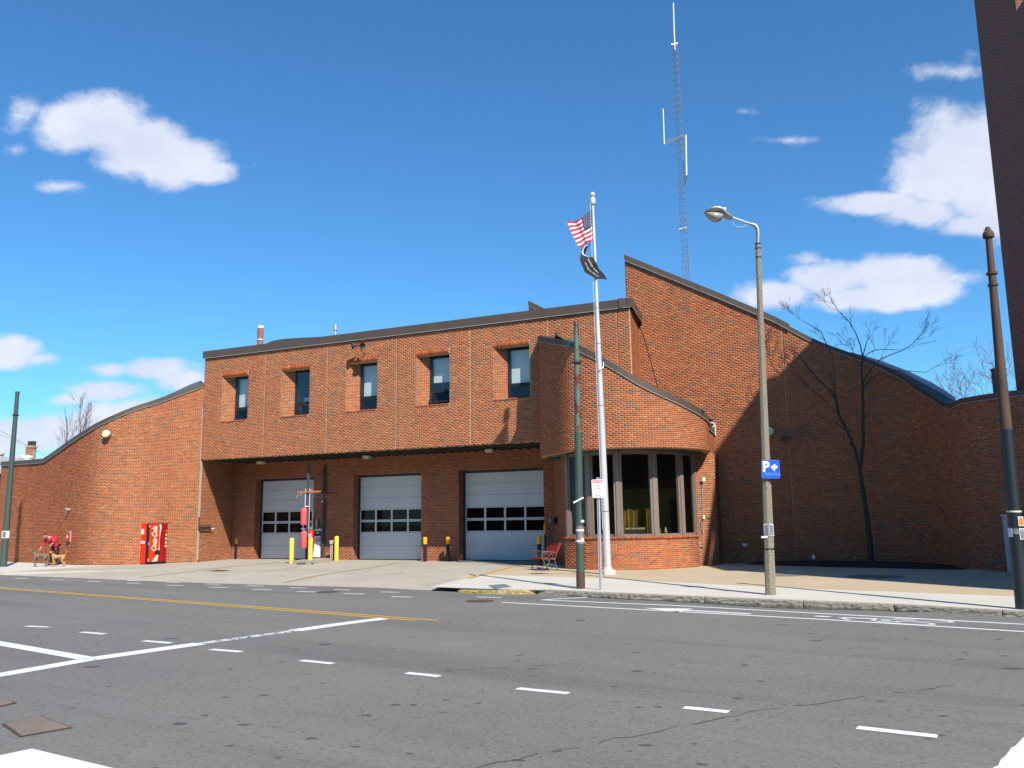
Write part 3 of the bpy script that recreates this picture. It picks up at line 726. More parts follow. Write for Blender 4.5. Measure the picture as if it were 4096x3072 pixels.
def wall(name, pts, z0, top, openings=(), skip=(), th=.30, parent=None, bricks=True, mortar='mortar', z_phase=0, skipf=None, label=None, vis=(None,None)):
    pl = Poly(pts); topf = top if callable(top) else (lambda s_: top)
    cuts = sorted(set([0,pl.L]+pl.c[1:-1]+[x for o in openings for x in o[:2] if 0 < x < pl.L]+([k*.4 for k in range(1,int(pl.L/.4))] if callable(top) else [])))
    mb = MB()
    for a, b in zip(cuts, cuts[1:]):
        if b-a < 1e-4: continue
        m = (a+b)/2; iv = [(z0, None)]
        for o in openings:
            if o[0] < m < o[1]:
                nv = []
                for lo_, hi_ in iv:
                    H_ = hi_ if hi_ is not None else 1e9
                    if o[2] > lo_: nv.append((lo_, min(o[2],H_)))
                    if o[3] < H_: nv.append((max(o[3],lo_), hi_))
                iv = nv
        (pa, na), (pb, nb) = pl.at(a), pl.at(b); d = (pb-pa).normalized(); n = Vector((d.y,-d.x))
        for lo_, hi_ in iv:
            za, zb = (topf(a), topf(b)) if hi_ is None else (hi_, hi_)
            if za-lo_ < .01: continue
            vs = []
            for q, zt in ((pa,za),(pb,zb)):
                vs += [(q.x,q.y,lo_),(q.x,q.y,zt),(q.x-n.x*th,q.y-n.y*th,lo_),(q.x-n.x*th,q.y-n.y*th,zt)]
            mb.add(vs, [(0,4,5,1),(2,3,7,6),(1,5,7,3),(0,2,6,4),(0,1,3,2),(4,6,7,5)])
    w = mb.build(name, M[mortar], parent or station, label=label)
    if bricks:
        sharp = [c for a_,b_,c_,c in zip(pl.p, pl.p[1:], pl.p[2:], pl.c[1:]) if (b_-a_).angle(c_-b_) > R(11)]
        B = Bricks(); ex = list(openings)+list(skip); row = 0; z = z0+z_phase
        zmax = max(topf(x*pl.L/40) for x in range(41))
        while z < zmax:
            sft = (row % 2)*LE/2+rb.uniform(-.004,.004); x = -sft
            while x < pl.L:
                a, b = max(x+JT/2,0.004), min(x+LE-JT/2,pl.L-.004); x += LE
                if b-a < .03: continue
                zt = min(z+CO-JT, topf((a+b)/2)-.002)
                if zt-z < .02: continue
                segs = [(a,b)]
                for q in sharp:
                    segs = [y for p_,q_ in segs for y in (((p_,q-.004),(q+.004,q_)) if p_ < q < q_ else ((p_,q_),)) if y[1]-y[0] > .025]
                for o in ex:
                    if o[2] < zt-.01 and o[3] > z+.01:
                        ns = []
                        for p_, q_ in segs:
                            if o[1] <= p_ or o[0] >= q_: ns.append((p_,q_)); continue
                            if o[0]-p_ > .03: ns.append((p_, o[0]-.002))
                            if q_-o[1] > .03: ns.append((o[1]+.002, q_))
                        segs = ns
                for p_, q_ in segs:
                    if skipf and skipf((p_+q_)/2, z): continue
                    B.one(pl, p_, q_, z, zt, out=.0048 if len(pl.p) > 9 else .0022)
            row += 1; z += CO
        B.build('bricks', w)
    return w, pl
def coping(name, pl, topf, h, out=.07, back=.40, parent=None, m='coping', lift=0.0, seam=3.0):
    mb = MB(); n = max(2,int(pl.L/.35)); vs = []
    for i in range(n+1):
        s_ = pl.L*i/n; p, nn = pl.at(s_); z = topf(s_)+lift
        for o, zz in ((out,z),(out,z+h),(-back,z+h+.03),(-back,z)): vs.append((p.x+nn.x*o, p.y+nn.y*o, zz))
    fs_ = [(i*4+j,(i+1)*4+j,(i+1)*4+(j+1)%4,i*4+(j+1)%4) for i in range(n) for j in range(4)]
    fs_ += [(3,2,1,0),(n*4,n*4+1,n*4+2,n*4+3)]
    mb.add(vs, fs_)
    k = 1
    while k*seam < pl.L:
        p, nn = pl.at(k*seam); z = topf(k*seam)+lift; mb.box((p.x+nn.x*(out+.002), p.y+nn.y*(out+.002), z+h/2), (.035,.012,h*.98), math.atan2(nn.x,-nn.y)); k += 1
    # light drip edge under the coping
    c_ = mb.build(name, M[m], parent or station)
    e = MB(); vs = []
    for i in range(n+1):
        s_ = pl.L*i/n; p, nn = pl.at(s_); z = topf(s_)+lift
        for o, zz in ((out-.01,z-.018),(out+.006,z-.018),(out+.006,z),(out-.01,z)): vs.append((p.x+nn.x*o, p.y+nn.y*o, zz-.001))
    e.add(vs, [(i*4+j,(i+1)*4+j,(i+1)*4+(j+1)%4,i*4+(j+1)%4) for i in range(n) for j in range(4)])
    e.build('drip_edge', M['cam_grey'], c_)
    return c_

# upper block -------------------------------------------------------
ZB, ZT = 4.79, 9.72
SL, SR = -21.45, 0.0
WS = [(-20.27,-18.70),(-16.70,-15.12),(-13.07,-11.48),(-9.49,-7.87),(-5.81,-4.21)]
ZS, ZL = 6.58, 8.70
sh = lambda s_: s_-SL
opn = [(sh(a), sh(b), ZS, ZL) for a, b in WS]
lint = [(sh(a)-.03, sh(b), ZL, ZL+.225) for a, b in WS]+[(sh(a)-.02, sh(b)+.0, ZS-.07, ZS) for a, b in WS]
joints = [-17.68,-14.12,-10.47,-6.88,-3.40]
jsk = [(sh(j)-.007, sh(j)+.007, ZB, ZT) for j in joints]
SM = SL+LE*103
fpts = [fa(SL,0).xy, fa(SM,0).xy]
upper, upl = wall('upper_wall', fpts, ZB, ZT, openings=opn, skip=lint+jsk, th=.45, z_phase=.004)
wall('upper_wall_end', [fa(SM,0).xy, fa(SR,0).xy], ZB, ZT, th=.06, z_phase=.004)
colr, cpl = wall('return_wall', [P0.xy, (5.27,34.50)], ZB, ZT, th=.03)
for j in joints: fbox(MB(), j-.007, j+.007, -.003, .1, ZB, ZT).build('control_joint', M['joint'], upper)
fbox(MB(), SL-.02, SL+.006, -.01, .1, .1, 8.3).build('control_joint', M['joint'], upper)
for a, b in WS:
    B = Bricks(); pl = Poly([fa(a-.03,0).xy, fa(b,0).xy]); x = 0
    while x+CO < pl.L+.02: B.one(pl, x+.004, min(x+CO-.005,pl.L), ZL+.003, ZL+.222, out=.012); x += CO
    B.build('lintel', upper, kind=None)
    B = Bricks(); pl = Poly([fa(a-.02,0,-.015).xy, fa(b,0,-.015).xy]); x = 0
    while x+CO < pl.L+.02: B.one(pl, x+.004, min(x+CO-.005,pl.L), ZS-.066, ZS-.004, out=.012, deep=.5); x += CO
    B.build('sill', upper, kind=None)
coping('roof_coping', Poly([fa(SL-.08,0).xy, fa(SR+.06,0).xy]), lambda s_: ZT+.005, .345, out=.09, back=.5)
coping('roof_coping', Poly([fa(SR+.06,0,-.06).xy, (5.36,34.42)]), lambda s_: ZT+.005, .345, out=.075, back=.45)
mb = MB(); mb.prism([fa(SL+.3,0,.3).xy, fa(SR-.2,0,.3).xy, (4.9,34.6), (7.5,46), fa(SL+.3,0,15).xy], 9.3, 9.75)
mb.build('flat_roof', M['roof'], station)
mb = MB()
for q in ((fa(SL-.9,0,3.6), fa(SL-.9,0,14)), (fa(SL-.9,0,14), Vector((7,46,0)))):
    a, b = q; mb.bar((a.x,a.y,4.9), (b.x,b.y,4.9), .3, 9.6)
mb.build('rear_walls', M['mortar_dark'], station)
# soffit with ribs
g0_ = -22.18
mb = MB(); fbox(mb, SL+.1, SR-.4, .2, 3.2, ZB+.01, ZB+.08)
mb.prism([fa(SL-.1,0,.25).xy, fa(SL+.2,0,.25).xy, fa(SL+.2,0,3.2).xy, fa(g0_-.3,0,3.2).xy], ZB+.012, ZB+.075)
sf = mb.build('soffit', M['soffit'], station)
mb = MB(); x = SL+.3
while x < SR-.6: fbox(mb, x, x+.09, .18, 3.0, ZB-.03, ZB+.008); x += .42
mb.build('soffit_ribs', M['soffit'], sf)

# upper windows -----------------------------------------------------
WD = .42
w_off = fs(1439,1600,WD)[0]-WS[2][0]
for i, (a, b) in enumerate(WS):
    wl_ = a+max(.45,w_off)
    splay, _ = wall('window_splay', [fa(a,0).xy, fa(wl_,0,WD+.02).xy], ZS, ZL, th=.08, parent=station)
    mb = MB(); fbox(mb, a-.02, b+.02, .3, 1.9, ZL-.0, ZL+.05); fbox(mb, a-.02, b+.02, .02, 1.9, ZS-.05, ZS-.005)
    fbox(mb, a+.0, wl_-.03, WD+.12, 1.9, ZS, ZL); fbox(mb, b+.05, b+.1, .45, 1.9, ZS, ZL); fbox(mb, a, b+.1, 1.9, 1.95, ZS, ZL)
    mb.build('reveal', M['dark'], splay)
    x0, x1, z0, z1 = wl_, b+.05, ZS, ZL
    zr = z0+(.27 if i != 3 else .28)*(z1-z0)*1.02; fw = .075
    mb = MB(); d0, d1 = WD-.02, WD+.06
    fbox(mb, x0, x0+fw, d0, d1, z0, z1); fbox(mb, x1-fw, x1, d0, d1, z0, z1)
    fbox(mb, x0+fw, x1-fw, d0, d1, z1-fw, z1); fbox(mb, x0+fw, x1-fw, d0, d1, z0, z0+.05); fbox(mb, x0+fw, x1-fw, d0-.01, d1, zr, zr+fw)
    wfr = mb.build('window', M['winframe'], station, label=['upper window nearest the curved left wall with its lower sash ajar','second upper window from the left with an unshaded upper pane','middle upper window under the loudspeaker','upper window with its awning sash swung out','upper window beside the turret'][i])
    mb = MB(); fbox(mb, x0+fw, x1-fw, WD+.012, WD+.020, zr+fw, z1-fw); mb.build('pane', M['glass'], wfr)
    # hopper sash, hinged at its top edge
    tilt = [.12,.0,.0,.42,.0][i]; zt, zb = zr-.005, z0+.055; H_ = zt-zb
    def hp(s_, t_, dd): 
        return fa(s_, zt-t_*math.cos(tilt), WD+.0+dd-t_*math.sin(tilt)) if True else None
    mb = MB()
    for (sa, sb, ta, tb) in ((x0+.06,x0+.12,0,H_),(x1-.12,x1-.06,0,H_),(x0+.12,x1-.12,0,.06),(x0+.12,x1-.12,H_-.06,H_)):
        vs = [hp(s_,t_,dd) for t_ in (ta,tb) for dd in (-.02,.03) for s_ in (sa,sb)]
        mb.add(vs, [(0,2,3,1),(4,5,7,6),(0,1,5,4),(2,6,7,3),(0,4,6,2),(1,3,7,5)])
    sash = mb.build('sash', M['winframe'], wfr)
    MB().add([hp(x0+.12,.06,.0),hp(x1-.12,.06,.0),hp(x1-.12,H_-.06,.0),hp(x0+.12,H_-.06,.0)], [(0,3,2,1)]).build('sash_pane', M['glass'], wfr)
    zsh = [zr+.06, zr+.32, zr+.06, zr+.40, zr+.06][i]; m_ = ['shade','shade','shade','shade','shade'][i]
    mb = MB()
    if i != 1: fbox(mb, x0+.08, x1-.08, WD+.16, WD+.17, zsh, z1-.08)
    else: fbox(mb, x0+.08, x1-.08, WD+.5, WD+.52, zr+.0, zr+.35)
    mb.build('blind', M[m_], wfr)

# garage wall -------------------------------------------------------
RD = 3.0
DO = [(-20.71,-17.08),(-14.76,-11.03),(-9.08,-4.98)]
g0, g1 = -22.18, -4.53; ZH = 3.98
gpts = [fa(g0,0,RD).xy, fa(g1,0,RD).xy]
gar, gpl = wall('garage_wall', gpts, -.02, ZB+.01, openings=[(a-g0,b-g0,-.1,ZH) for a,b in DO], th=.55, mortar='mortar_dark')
ret, rpl = wall('return_wall', [fa(SL,0,0).xy, fa(g0,0,RD).xy], -.02, ZB+.01, th=.3, label='sunlit return wall beside the first garage door')
for a, b in DO:
    jmb, _ = wall('door_jamb', [fa(a,0,RD).xy, fa(a,0,RD+.42).xy], 0, ZH, th=.02, mortar='mortar_dark')
def garage_door(a, b, label):
    d = RD+.46
    fr = MB()
    fbox(fr, a+.003, a+.10, d-.05, d+.10, 0, ZH-.003); fbox(fr, b-.10, b-.003, d-.05, d+.10, 0, ZH-.003); fbox(fr, a+.1, b-.1, d-.05, d+.1, ZH-.12, ZH-.003)
    door = fr.build('garage_door', M['door_frame'], station, label=label)
    x0, x1 = a+.10, b-.10
    for z0, z1 in ((.03,.64),(.64,1.24),(2.36,2.88),(2.88,3.39),(3.39,3.86)):
        mb = MB(); fbox(mb, x0, x1, d, d+.05, z0+.005, z1-.005); mb.build('door_panel', M['door'], door)
    mb = MB(); fbox(mb, x0, x1, d+.03, d+.05, .0, 3.9); fbox(mb, x0, x1, d-.02, d+.03, -.0, .03); mb.build('door_seal', M['black'], door)
    rows = ((1.24,1.80),(1.80,2.36)); n = 4; wpan = (x1-x0)/n
    bars = MB()
    for z0, z1 in rows:
        fbox(bars, x0, x1, d-.004, d+.05, z0+.005, z0+.055); fbox(bars, x0, x1, d-.004, d+.05, z1-.055, z1-.005)
        for k in range(n+1):
            c_ = x0+wpan*k; lo_ = max(x0, c_-.045); hi_ = min(x1, c_+.045); fbox(bars, lo_, hi_, d-.005, d+.05, z0+.055, z1-.055)
        for k in range(n):
            mb = MB(); fbox(mb, x0+wpan*k+.045, x0+wpan*(k+1)-.045, d+.015, d+.025, z0+.055, z1-.055); mb.build('door_pane', M['glass_door'], door)
    bars.build('glazing_bars', M['door'], door)
garage_door(*DO[0], 'garage door on the left, partly hidden by the fuel pump')
garage_door(*DO[1], 'middle garage door with clear apron in front')
garage_door(*DO[2], 'widest garage door beside the turret')
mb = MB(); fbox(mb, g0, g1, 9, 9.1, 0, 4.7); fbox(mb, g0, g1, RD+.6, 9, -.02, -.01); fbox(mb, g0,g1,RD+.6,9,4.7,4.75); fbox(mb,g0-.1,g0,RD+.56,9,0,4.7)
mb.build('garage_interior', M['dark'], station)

# curved wall at the left -------------------------------------------
left_pts = smooth([(-27.25,45.5),(-24.7,43.6),(-22.8,42.0),(-20.7,40.2),(-19.4,39.25),(-18.5,38.95),(-17.6,39.05),(-16.8,39.45),(-16.0,40.1),(fa(SL-.03,0,-.01).x, fa(SL-.03,0,-.01).y)], 16)
lpl = Poly(left_pts)
lt = interp([(-27.3,5.0),(-23.35,4.90),(-22.8,5.05),(-21.39,5.50),(-19.62,6.06),(-18.39,6.54),(-17.45,6.99),(-16.61,7.38),(-15.82,7.86),(-15.1,8.26),(-14.9,8.38)])
ltop = lambda s_: lt(lpl.at(s_)[0].x)
lw, _ = wall('curved_wall', left_pts, -.05, ltop, th=.3, label='sunlit curved wall sloping up to the upper storey')
coping('curved_coping', lpl, ltop, .20, out=.06, back=.35)
wall('return_wall', [(-28.6,52), left_pts[0]], -.05, 5.0, bricks=False)
# metal roofing behind the curved wall
mb = MB(); n = 30; vs = []
for i in range(n+1):
    p, nn = lpl.at(lpl.L*i/n); z = ltop(lpl.L*i/n)+.12; k = max(0,(i/n-.78)/.22)
    vs += [(p.x-nn.x*.3,p.y-nn.y*.3,z), (p.x-nn.x*1.6,p.y+2.0,z+.02+.50*min(1,k*1.2)), (p.x-nn.x*2.4,p.y+6.5,z-.3+.55*min(1,k*1.2))]
mb.add(vs, [(i*3+j,(i+1)*3+j,(i+1)*3+j+1,i*3+j+1) for i in range(n) for j in range(2)])
mb.build('curved_roof', M['roof'], station)

# tall wall at the right --------------------------------------------
tall_pts = [(4.82,34.67),(5.27,34.5),(8.1,33.45),(10.2,32.7)] + smooth([(10.2,32.7),(12.3,31.9),(13.4,31.4),(14.1,30.8),(14.42,30.0),(14.5,29.0),(14.45,28.0)], 12)[1:]
tpl = Poly(tall_pts)
tt = interp([(tpl.s_of_x(x), z) for x, z in ((4.82,12.47),(8.14,10.55),(10.34,9.24),(11.17,8.62),(11.58,8.33),(11.99,8.07),(13.43,7.30))]+[(tpl.s_of_x(14.04),6.80),(tpl.L-2.05,6.10),(tpl.L-.5,5.31),(tpl.L,5.18)])
tw, _ = wall('tall_wall', tall_pts, -.02, tt, th=.3, skip=[(tpl.s_of_x(10.55)-.01, tpl.s_of_x(10.55)+.01, 0, 12)], label='tall sloping wall half in shade behind the bare tree', mortar='mortar')
cp1 = Poly([tuple(tpl.at(s_)[0]) for s_ in [tpl.s_of_x(x) for x in (4.80,6,8.1,10.2,10.83)]])
coping('tall_coping', cp1, lambda s_: tt(s_+.0), .24, out=.10, back=.35)
cp2 = Poly([tuple(tpl.at(tpl.s_of_x(10.83)+(tpl.L-tpl.s_of_x(10.83))*k/24)[0]) for k in range(25)]); s0_ = tpl.s_of_x(10.83)
coping('tall_coping', cp2, lambda s_: tt(s_+s0_), .17, out=.05, back=.35)
p_, n_2 = tpl.at(tpl.s_of_x(10.55)); MB().box((p_.x+n_2.x*.0, p_.y+n_2.y*.0, 4.6), (.02,.016,9.0), math.atan2(n_2.x,-n_2.y)).build('control_joint', M['joint'], tw)
rw_pts = smooth([(14.45,28.0),(14.5,27.2),(14.75,26.2),(15.2,25.3),(15.75,24.5)], 8)
rpl2 = Poly(rw_pts); rt = interp([(0,5.10),(.6,5.24),(rpl2.L,5.18)])
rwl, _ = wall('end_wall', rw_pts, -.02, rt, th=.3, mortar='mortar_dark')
coping('end_coping', rpl2, rt, .17, out=.05, back=.35)
wall('return_wall', [(4.86,34.75),(5.9,38.5)][::-1], 9, lambda s_: 12.4-(3.9-s_)*0.05, bricks=False)
# metal roof falling towards the right
prof = [(3404,1408,33.0),(3521,1441,33.4),(3638,1486,33.2),(3733,1533,32.4),(3800,1574,31.4),(3824,1592,29.5)]
mb = MB(); vs = []
S_ = [tpl.s_of_x(12.9)+(tpl.L-tpl.s_of_x(12.9))*k/5 for k in range(6)]
for k, s_ in enumerate(S_):
    p, nn = tpl.at(s_); q = at(*prof[k]); z = tt(s_)+.10
    m_ = Vector(((p.x-nn.x*.2+q.x)/2, (p.y-nn.y*.2+q.y)/2, (z+q.z)/2+.05))
    vs += [(p.x-nn.x*.2,p.y-nn.y*.2,z), tuple(m_), tuple(q), (q.x+.8,q.y+7,q.z-.4)]
mb.add(vs, [(i*4+j,(i+1)*4+j,(i+1)*4+j+1,i*4+j+1) for i in range(5) for j in range(3)])
mb.build('falling_roof', M['roof'], station, smooth=True)
mb = MB(); mb.add([(4.9,34.8,12.2),(12.9,31.9,7.5),(13.8,33.2,7.4),(7.6,44,11.5),(6,41,12.0)], [(0,1,2,3,4)]); mb.build('sloping_roof', M['roof'], station)

# turret ------------------------------------------------------------
TC = Vector((4.2,32.1)); TRd = 3.13
arc = []
for k in range(73):
    a = math.radians(225+ (360-225)*k/72); arc.append((TC.x+TRd*math.cos(a), TC.y+TRd*math.sin(a)))
tur_pts = [(1.06,33.45),(1.07,32.1)] + arc + [(7.92,33.5)]  # flat left facet, shaped so this side shades itself with a sharp edge
tp = Poly(tur_pts); TZ = 4.11
tz = interp([(1.0,8.52),(1.07,8.50),(1.6,8.12),(2.38,7.60),(3.9,6.55),(4.4,6.22),(5,5.93),(5.7,5.66),(6.4,5.40),(7.3,5.10),(7.95,4.94)])
ttop = lambda s_: tz(tp.at(s_)[0].x)
tur, _ = wall('turret_wall', tur_pts, TZ, ttop, th=.25, label='round turret wall with a sloping top')
coping('turret_coping', tp, ttop, .22, out=.05, back=.30)
mb = MB(); mb.add([(p[0],p[1],TZ+.03) for p in tur_pts]+[(7.9,33.7,TZ+.03),(5.3,34.4,TZ+.03),(4.6,31.95,TZ+.03)], [tuple(range(len(tur_pts)+3))])
mb.build('turret_soffit', M['stucco'], station)
# stepped roof sheets behind the turret coping
tr = MB()
for k in range(9):
    xa, xb = 1.6+k*.66, 1.6+(k+1)*.66; z = tz((xa+xb)/2)+.30
    ya = TC.y-math.sqrt(max(0,TRd**2-((xa+xb)/2-TC.x)**2))+.14
    tr.add([(xa,ya,tz(xa)+.285),(xb,ya,tz(xb)+.285),(xb,35-.4*xb+.5,tz(xb)+.285),(xa,35-.4*xa+.5,tz(xa)+.285),(xa,ya,tz(xa)+.20),(xb,ya,tz(xb)+.235)], [(0,1,2,3),(4,5,1,0)])
tr.build('turret_roof', M['coping'], station)
wf = MB(); wf.bar((7.72,33.35,tz(7.7)+.05),(7.98,33.48,tz(7.9)+.42),.03,.03); wf.bar((7.98,33.45,tz(7.9)-.05),(7.98,33.48,tz(7.9)+.42),.03); wf.bar((7.45,33.5,tz(7.5)+.58),(7.98,33.45,tz(7.9)+.42),.03)
wf.build('flashing', M['far_white'], tur)
# low sill wall: the 300 bricks that show largest are single objects, the rest are joined
low_pts = smooth([(1.95,31.9),(1.83,31.13),(2.2,30.52),(2.8,30.03),(3.4,29.78),(3.94,29.70),(4.5,29.76),(5.2,30.03),(5.85,30.48),(6.4,31.0),(6.72,31.5)], 9)
lp = Poly(low_pts); ZLW = 1.02
low, _ = wall('sill_wall', low_pts, 0, ZLW, th=.2, skipf=lambda s_, z: 2.0 < s_ < 6.05 and z < 1.02, label='low curved sill wall under the turret windows')
variants = []
for k in range(10):
    me = bpy.data.meshes.new('brick'); l_, w_, h_ = LE-JT, .05, CO-JT
    B = MB().box((0,0,h_/2), (l_, w_, h_)); me.from_pydata(B.v, [], B.f); me.materials.append(M['brick'])
    ca = me.color_attributes.new('Col','FLOAT_COLOR','CORNER'); ca.data.foreach_set('color', list(brick_colour())*24); variants.append(me)
cnt = 0; o_ = orig(station)
for row in range(15):
    x = 10*LE-(row%2)*LE/2; e_ = x+20*LE-.01
    while x < e_:
        if cnt < 300:
            p, nn = lp.at(x+LE/2); b = bpy.data.objects.new('brick', rb.choice(variants)); C.objects.link(b); b.parent = low
            b.location = (p.x-nn.x*.0205-o_.x, p.y-nn.y*.0205-o_.y, row*CO+.003-o_.z); b.rotation_euler = (0,0,math.atan2(nn.x,-nn.y)); cnt += 1
        x += LE
B = Bricks()
for row, a in ((k, 2.0+(k%2)*LE/2) for k in range(15)):
    pass
x = 0
cap = Poly(low_pts)
while x+.07 < cap.L: B.one(cap, x+.004, x+.064, ZLW+.002, ZLW+.095, out=.03, deep=.2); x += CO
B.build('rowlock_coping', low, kind=None)
# turret window band
MP = [(2.0,31.38),(2.72,30.74),(3.67,30.16),(4.93,30.28),(5.98,30.85),(6.62,31.55)]
ZW0, ZW1 = 1.10, 4.10
wb = MB(); wt2 = MB()
for a, b in zip(MP, MP[1:]):
    wb.bar((a[0],a[1],ZW0+.05),(b[0],b[1],ZW0+.05),.12,.10); wt2.bar((a[0],a[1],ZW1-.05),(b[0],b[1],ZW1-.05),.12,.12)
wbo = wb.build('bay_window', M['mullion'], station); wt2.build('head_rail', M['mullion'], wbo)
for k, (a, b) in enumerate(zip(MP, MP[1:])):
    a_, b_ = Vector((*a,0)), Vector((*b,0)); d = (b_-a_).normalized(); n = Vector((-d.y,d.x,0))*.0
    MB().add([(a_.x,a_.y,ZW0+.1),(b_.x,b_.y,ZW0+.1),(b_.x,b_.y,ZW1-.11),(a_.x,a_.y,ZW1-.11)], [(0,1,2,3)]).build('pane', M['glass_dark'], wbo)
for k, p in enumerate(MP):
    a = Vector(MP[max(k-1,0)]); b = Vector(MP[min(k+1,len(MP)-1)]); d = (b-a).normalized(); ang = math.atan2(d.y, d.x); nn = Vector((d.y,-d.x))
    mb = MB(); w_ = .30 if 0 < k < 5 else .22; zc = (ZW0+ZW1)/2; zh = ZW1-ZW0-.004
    mb.box((p[0]+nn.x*.03,p[1]+nn.y*.03,zc), (w_*.44,.13,zh), ang-.0)
    for sgn in (-1,1): mb.box((p[0]+sgn*d.x*w_*.36+nn.x*.005,p[1]+sgn*d.y*w_*.36+nn.y*.005,zc), (w_*.26,.11,zh), ang)
    mb.build('mullion', M['mullion'], wbo)
# pier, side wall and interior of the turret room
pier, _ = wall('pier_wall', [(6.66,31.70),(7.6,32.36),(8.0,33.42)], 0, TZ+.02, th=.12, label='brick pier at the right of the turret windows')
wall('side_wall', [(1.69,36.4),(1.98,31.42)], 0, TZ+.02, th=.15, mortar='mortar_dark')
mb = MB(); mb.add([(2.05,31.6,0.02),(6.9,31.9,.02),(7.6,33,.02),(7,35.5,.02),(2,36,.02)], [(0,1,2,3,4)]); mb.build('turret_floor', M['dark'], station)
mb = MB(); mb.bar((2.0,34.2,2.05),(7.4,33.0,2.05),.1,4.1); inn = mb.build('turret_interior', M['olive'], station)
mb = MB(); mb.box((6.33,33.05,1.7),(.62,.1,1.5),-.22); mb.build('interior_door', M['dark'], inn)
mb = MB(); mb.bar((2.1,32.2,3.45),(7.1,32.5,3.45),.05,1.25); mb.build('upper_black_board', M['dark'], inn)  # black board across the upper part of the room
for a, b in (((2.45,31.75),(3.35,31.25)),((3.75,30.95),(4.95,31.0)),((6.05,31.75),(6.6,32.15))):
    pts = []; n = 26; A_, B_ = Vector(a), Vector(b); d = (B_-A_).normalized(); nn = Vector((d.y,-d.x)); mb = MB(); vs = []
    for i in range(n+1):
        p = A_.lerp(B_,i/n)+nn*.05*math.sin(i*1.9); vs += [(p.x,p.y,1.2),(p.x,p.y,2.05+.03*math.sin(i*.9))]
    mb.add(vs, [(i*2,i*2+2,i*2+3,i*2+1) for i in range(n)]); mb.build('curtain', M['curtain'], inn)
# window sill notice and small ornament
a, b = Vector((3.9,30.42,1.33)), Vector((4.62,30.49,1.33)); ex = (b-a).normalized(); ez = Vector((0,0,1)); c_ = (a+b)/2
t = thing('window_notice', (c_.x,c_.y,1.22), 'dark notice lettered BABY SAFE HAVEN propped inside the middle turret window', 'sign')
mb = MB(); mb.bar(a, b, .02, .22); mb.build('board', M['door_frame'], t)
mb = MB(); letters(mb, 'BABY SAFE HAVEN', c_-ex.cross(ez)*-.012+Vector((0,0,.05)), ex, ez, .085, push=.003, bold=.003); mb.build('lettering', M['cream'], t)
p = (5.38,30.72)
t = thing('window_ornament', (p[0],p[1],1.2), 'small white bird in a yellow planter on the turret window sill', 'ornament')
MB().lathe([(.055,0),(.08,.07),(.075,.075),(.05,.07)], (p[0],p[1],1.2), 10).build('planter', M['yellow'], t)
MB().lathe([(.02,.07),(.04,.10),(.03,.13),(.022,.16),(.03,.19),(.01,.21)], (p[0],p[1],1.2), 10).build('bird', M['sign_white'], t)

# ------------------------------------------------------------------ small things on the building
def wall_lamp(px, py, pl, label, r=.16):
    a = ray(px, py); k = a[0]/a[1]; best = None
    for i in range(400):
        p, n = pl.at(pl.L*i/400); e = abs(p.x/p.y-k)
        if best is None or e < best[0]: best = (e, p, n)
    _, p, n = best; z = EYE+a[2]/a[1]*p.y
    Mx = Matrix.Translation((p.x,p.y,z)) @ Vector((n.x,n.y,0)).to_track_quat('Z','Y').to_matrix().to_4x4()
    return p, n, z, Mx
for px, py, pl, lab in ((435,1737,lpl,'round cream wall lamp high on the sunlit curved wall'),(3079,1727,tpl,'round cream wall lamp on the tall shaded wall behind the lamp post')):
    p, n, z, Mx = wall_lamp(px, py, pl, lab)
    t = thing('wall_lamp', (p.x,p.y,z), lab, 'wall lamp')
    MB().lathe([(.13,-.02),(.15,0),(.15,.20),(.14,.21)], n=18, M=Mx).build('housing', M['alu'], t, smooth=True)
    MB().lathe([(.155,.17),(.17,.18),(.17,.28),(.15,.31),(.05,.32)], n=18, M=Mx).build('lens', M['cream'], t, smooth=True)
# red alarm call box on its grey plate
p, n, z, Mx = wall_lamp(279, 2146, lpl, '')
t = thing('call_box', (p.x,p.y,z), 'red alarm call box on a pale plate on the curved wall', 'call box')
MB().box(None, (.28,.50,.03), mat=Mx @ Matrix.Rotation(0,4,'Z') @ Matrix.Translation((0,0,.02))).build('plate', M['cam_grey'], t)
sgn = 1
mb = MB(); mb.add([Mx@Vector(q) for q in [(-.09,-.2,.04),(.09,-.2,.04),(.09,.12,.04),(0,.22,.04),(-.09,.12,.04),(-.09,-.2,.12),(.09,-.2,.12),(.09,.12,.12),(0,.22,.12),(-.09,.12,.12)]], [(5,6,7,8,9),(0,5,9,4),(6,1,2,7),(7,2,3,8),(8,3,4,9),(0,1,6,5)])
mb.build('box', M['red'], t)
MB().box(None, (.10,.11,.01), mat=Mx @ Matrix.Translation((0,.0,.128))).build('handle', M['sign_white'], t)
p, n, z, Mx = wall_lamp(281, 2037, lpl, '')
t = thing('hook_bracket', (p.x,p.y,z), 'small grey bracket fixed to the curved wall above the call box', 'bracket')
MB().box(None, (.06,.08,.18), mat=Mx @ Matrix.Translation((0,0,.09))).build('arm', M['cam_grey'], t)
MB().box(None, (.09,.06,.05), mat=Mx @ Matrix.Translation((0,.03,.2))).build('head', M['cam_grey'], t)
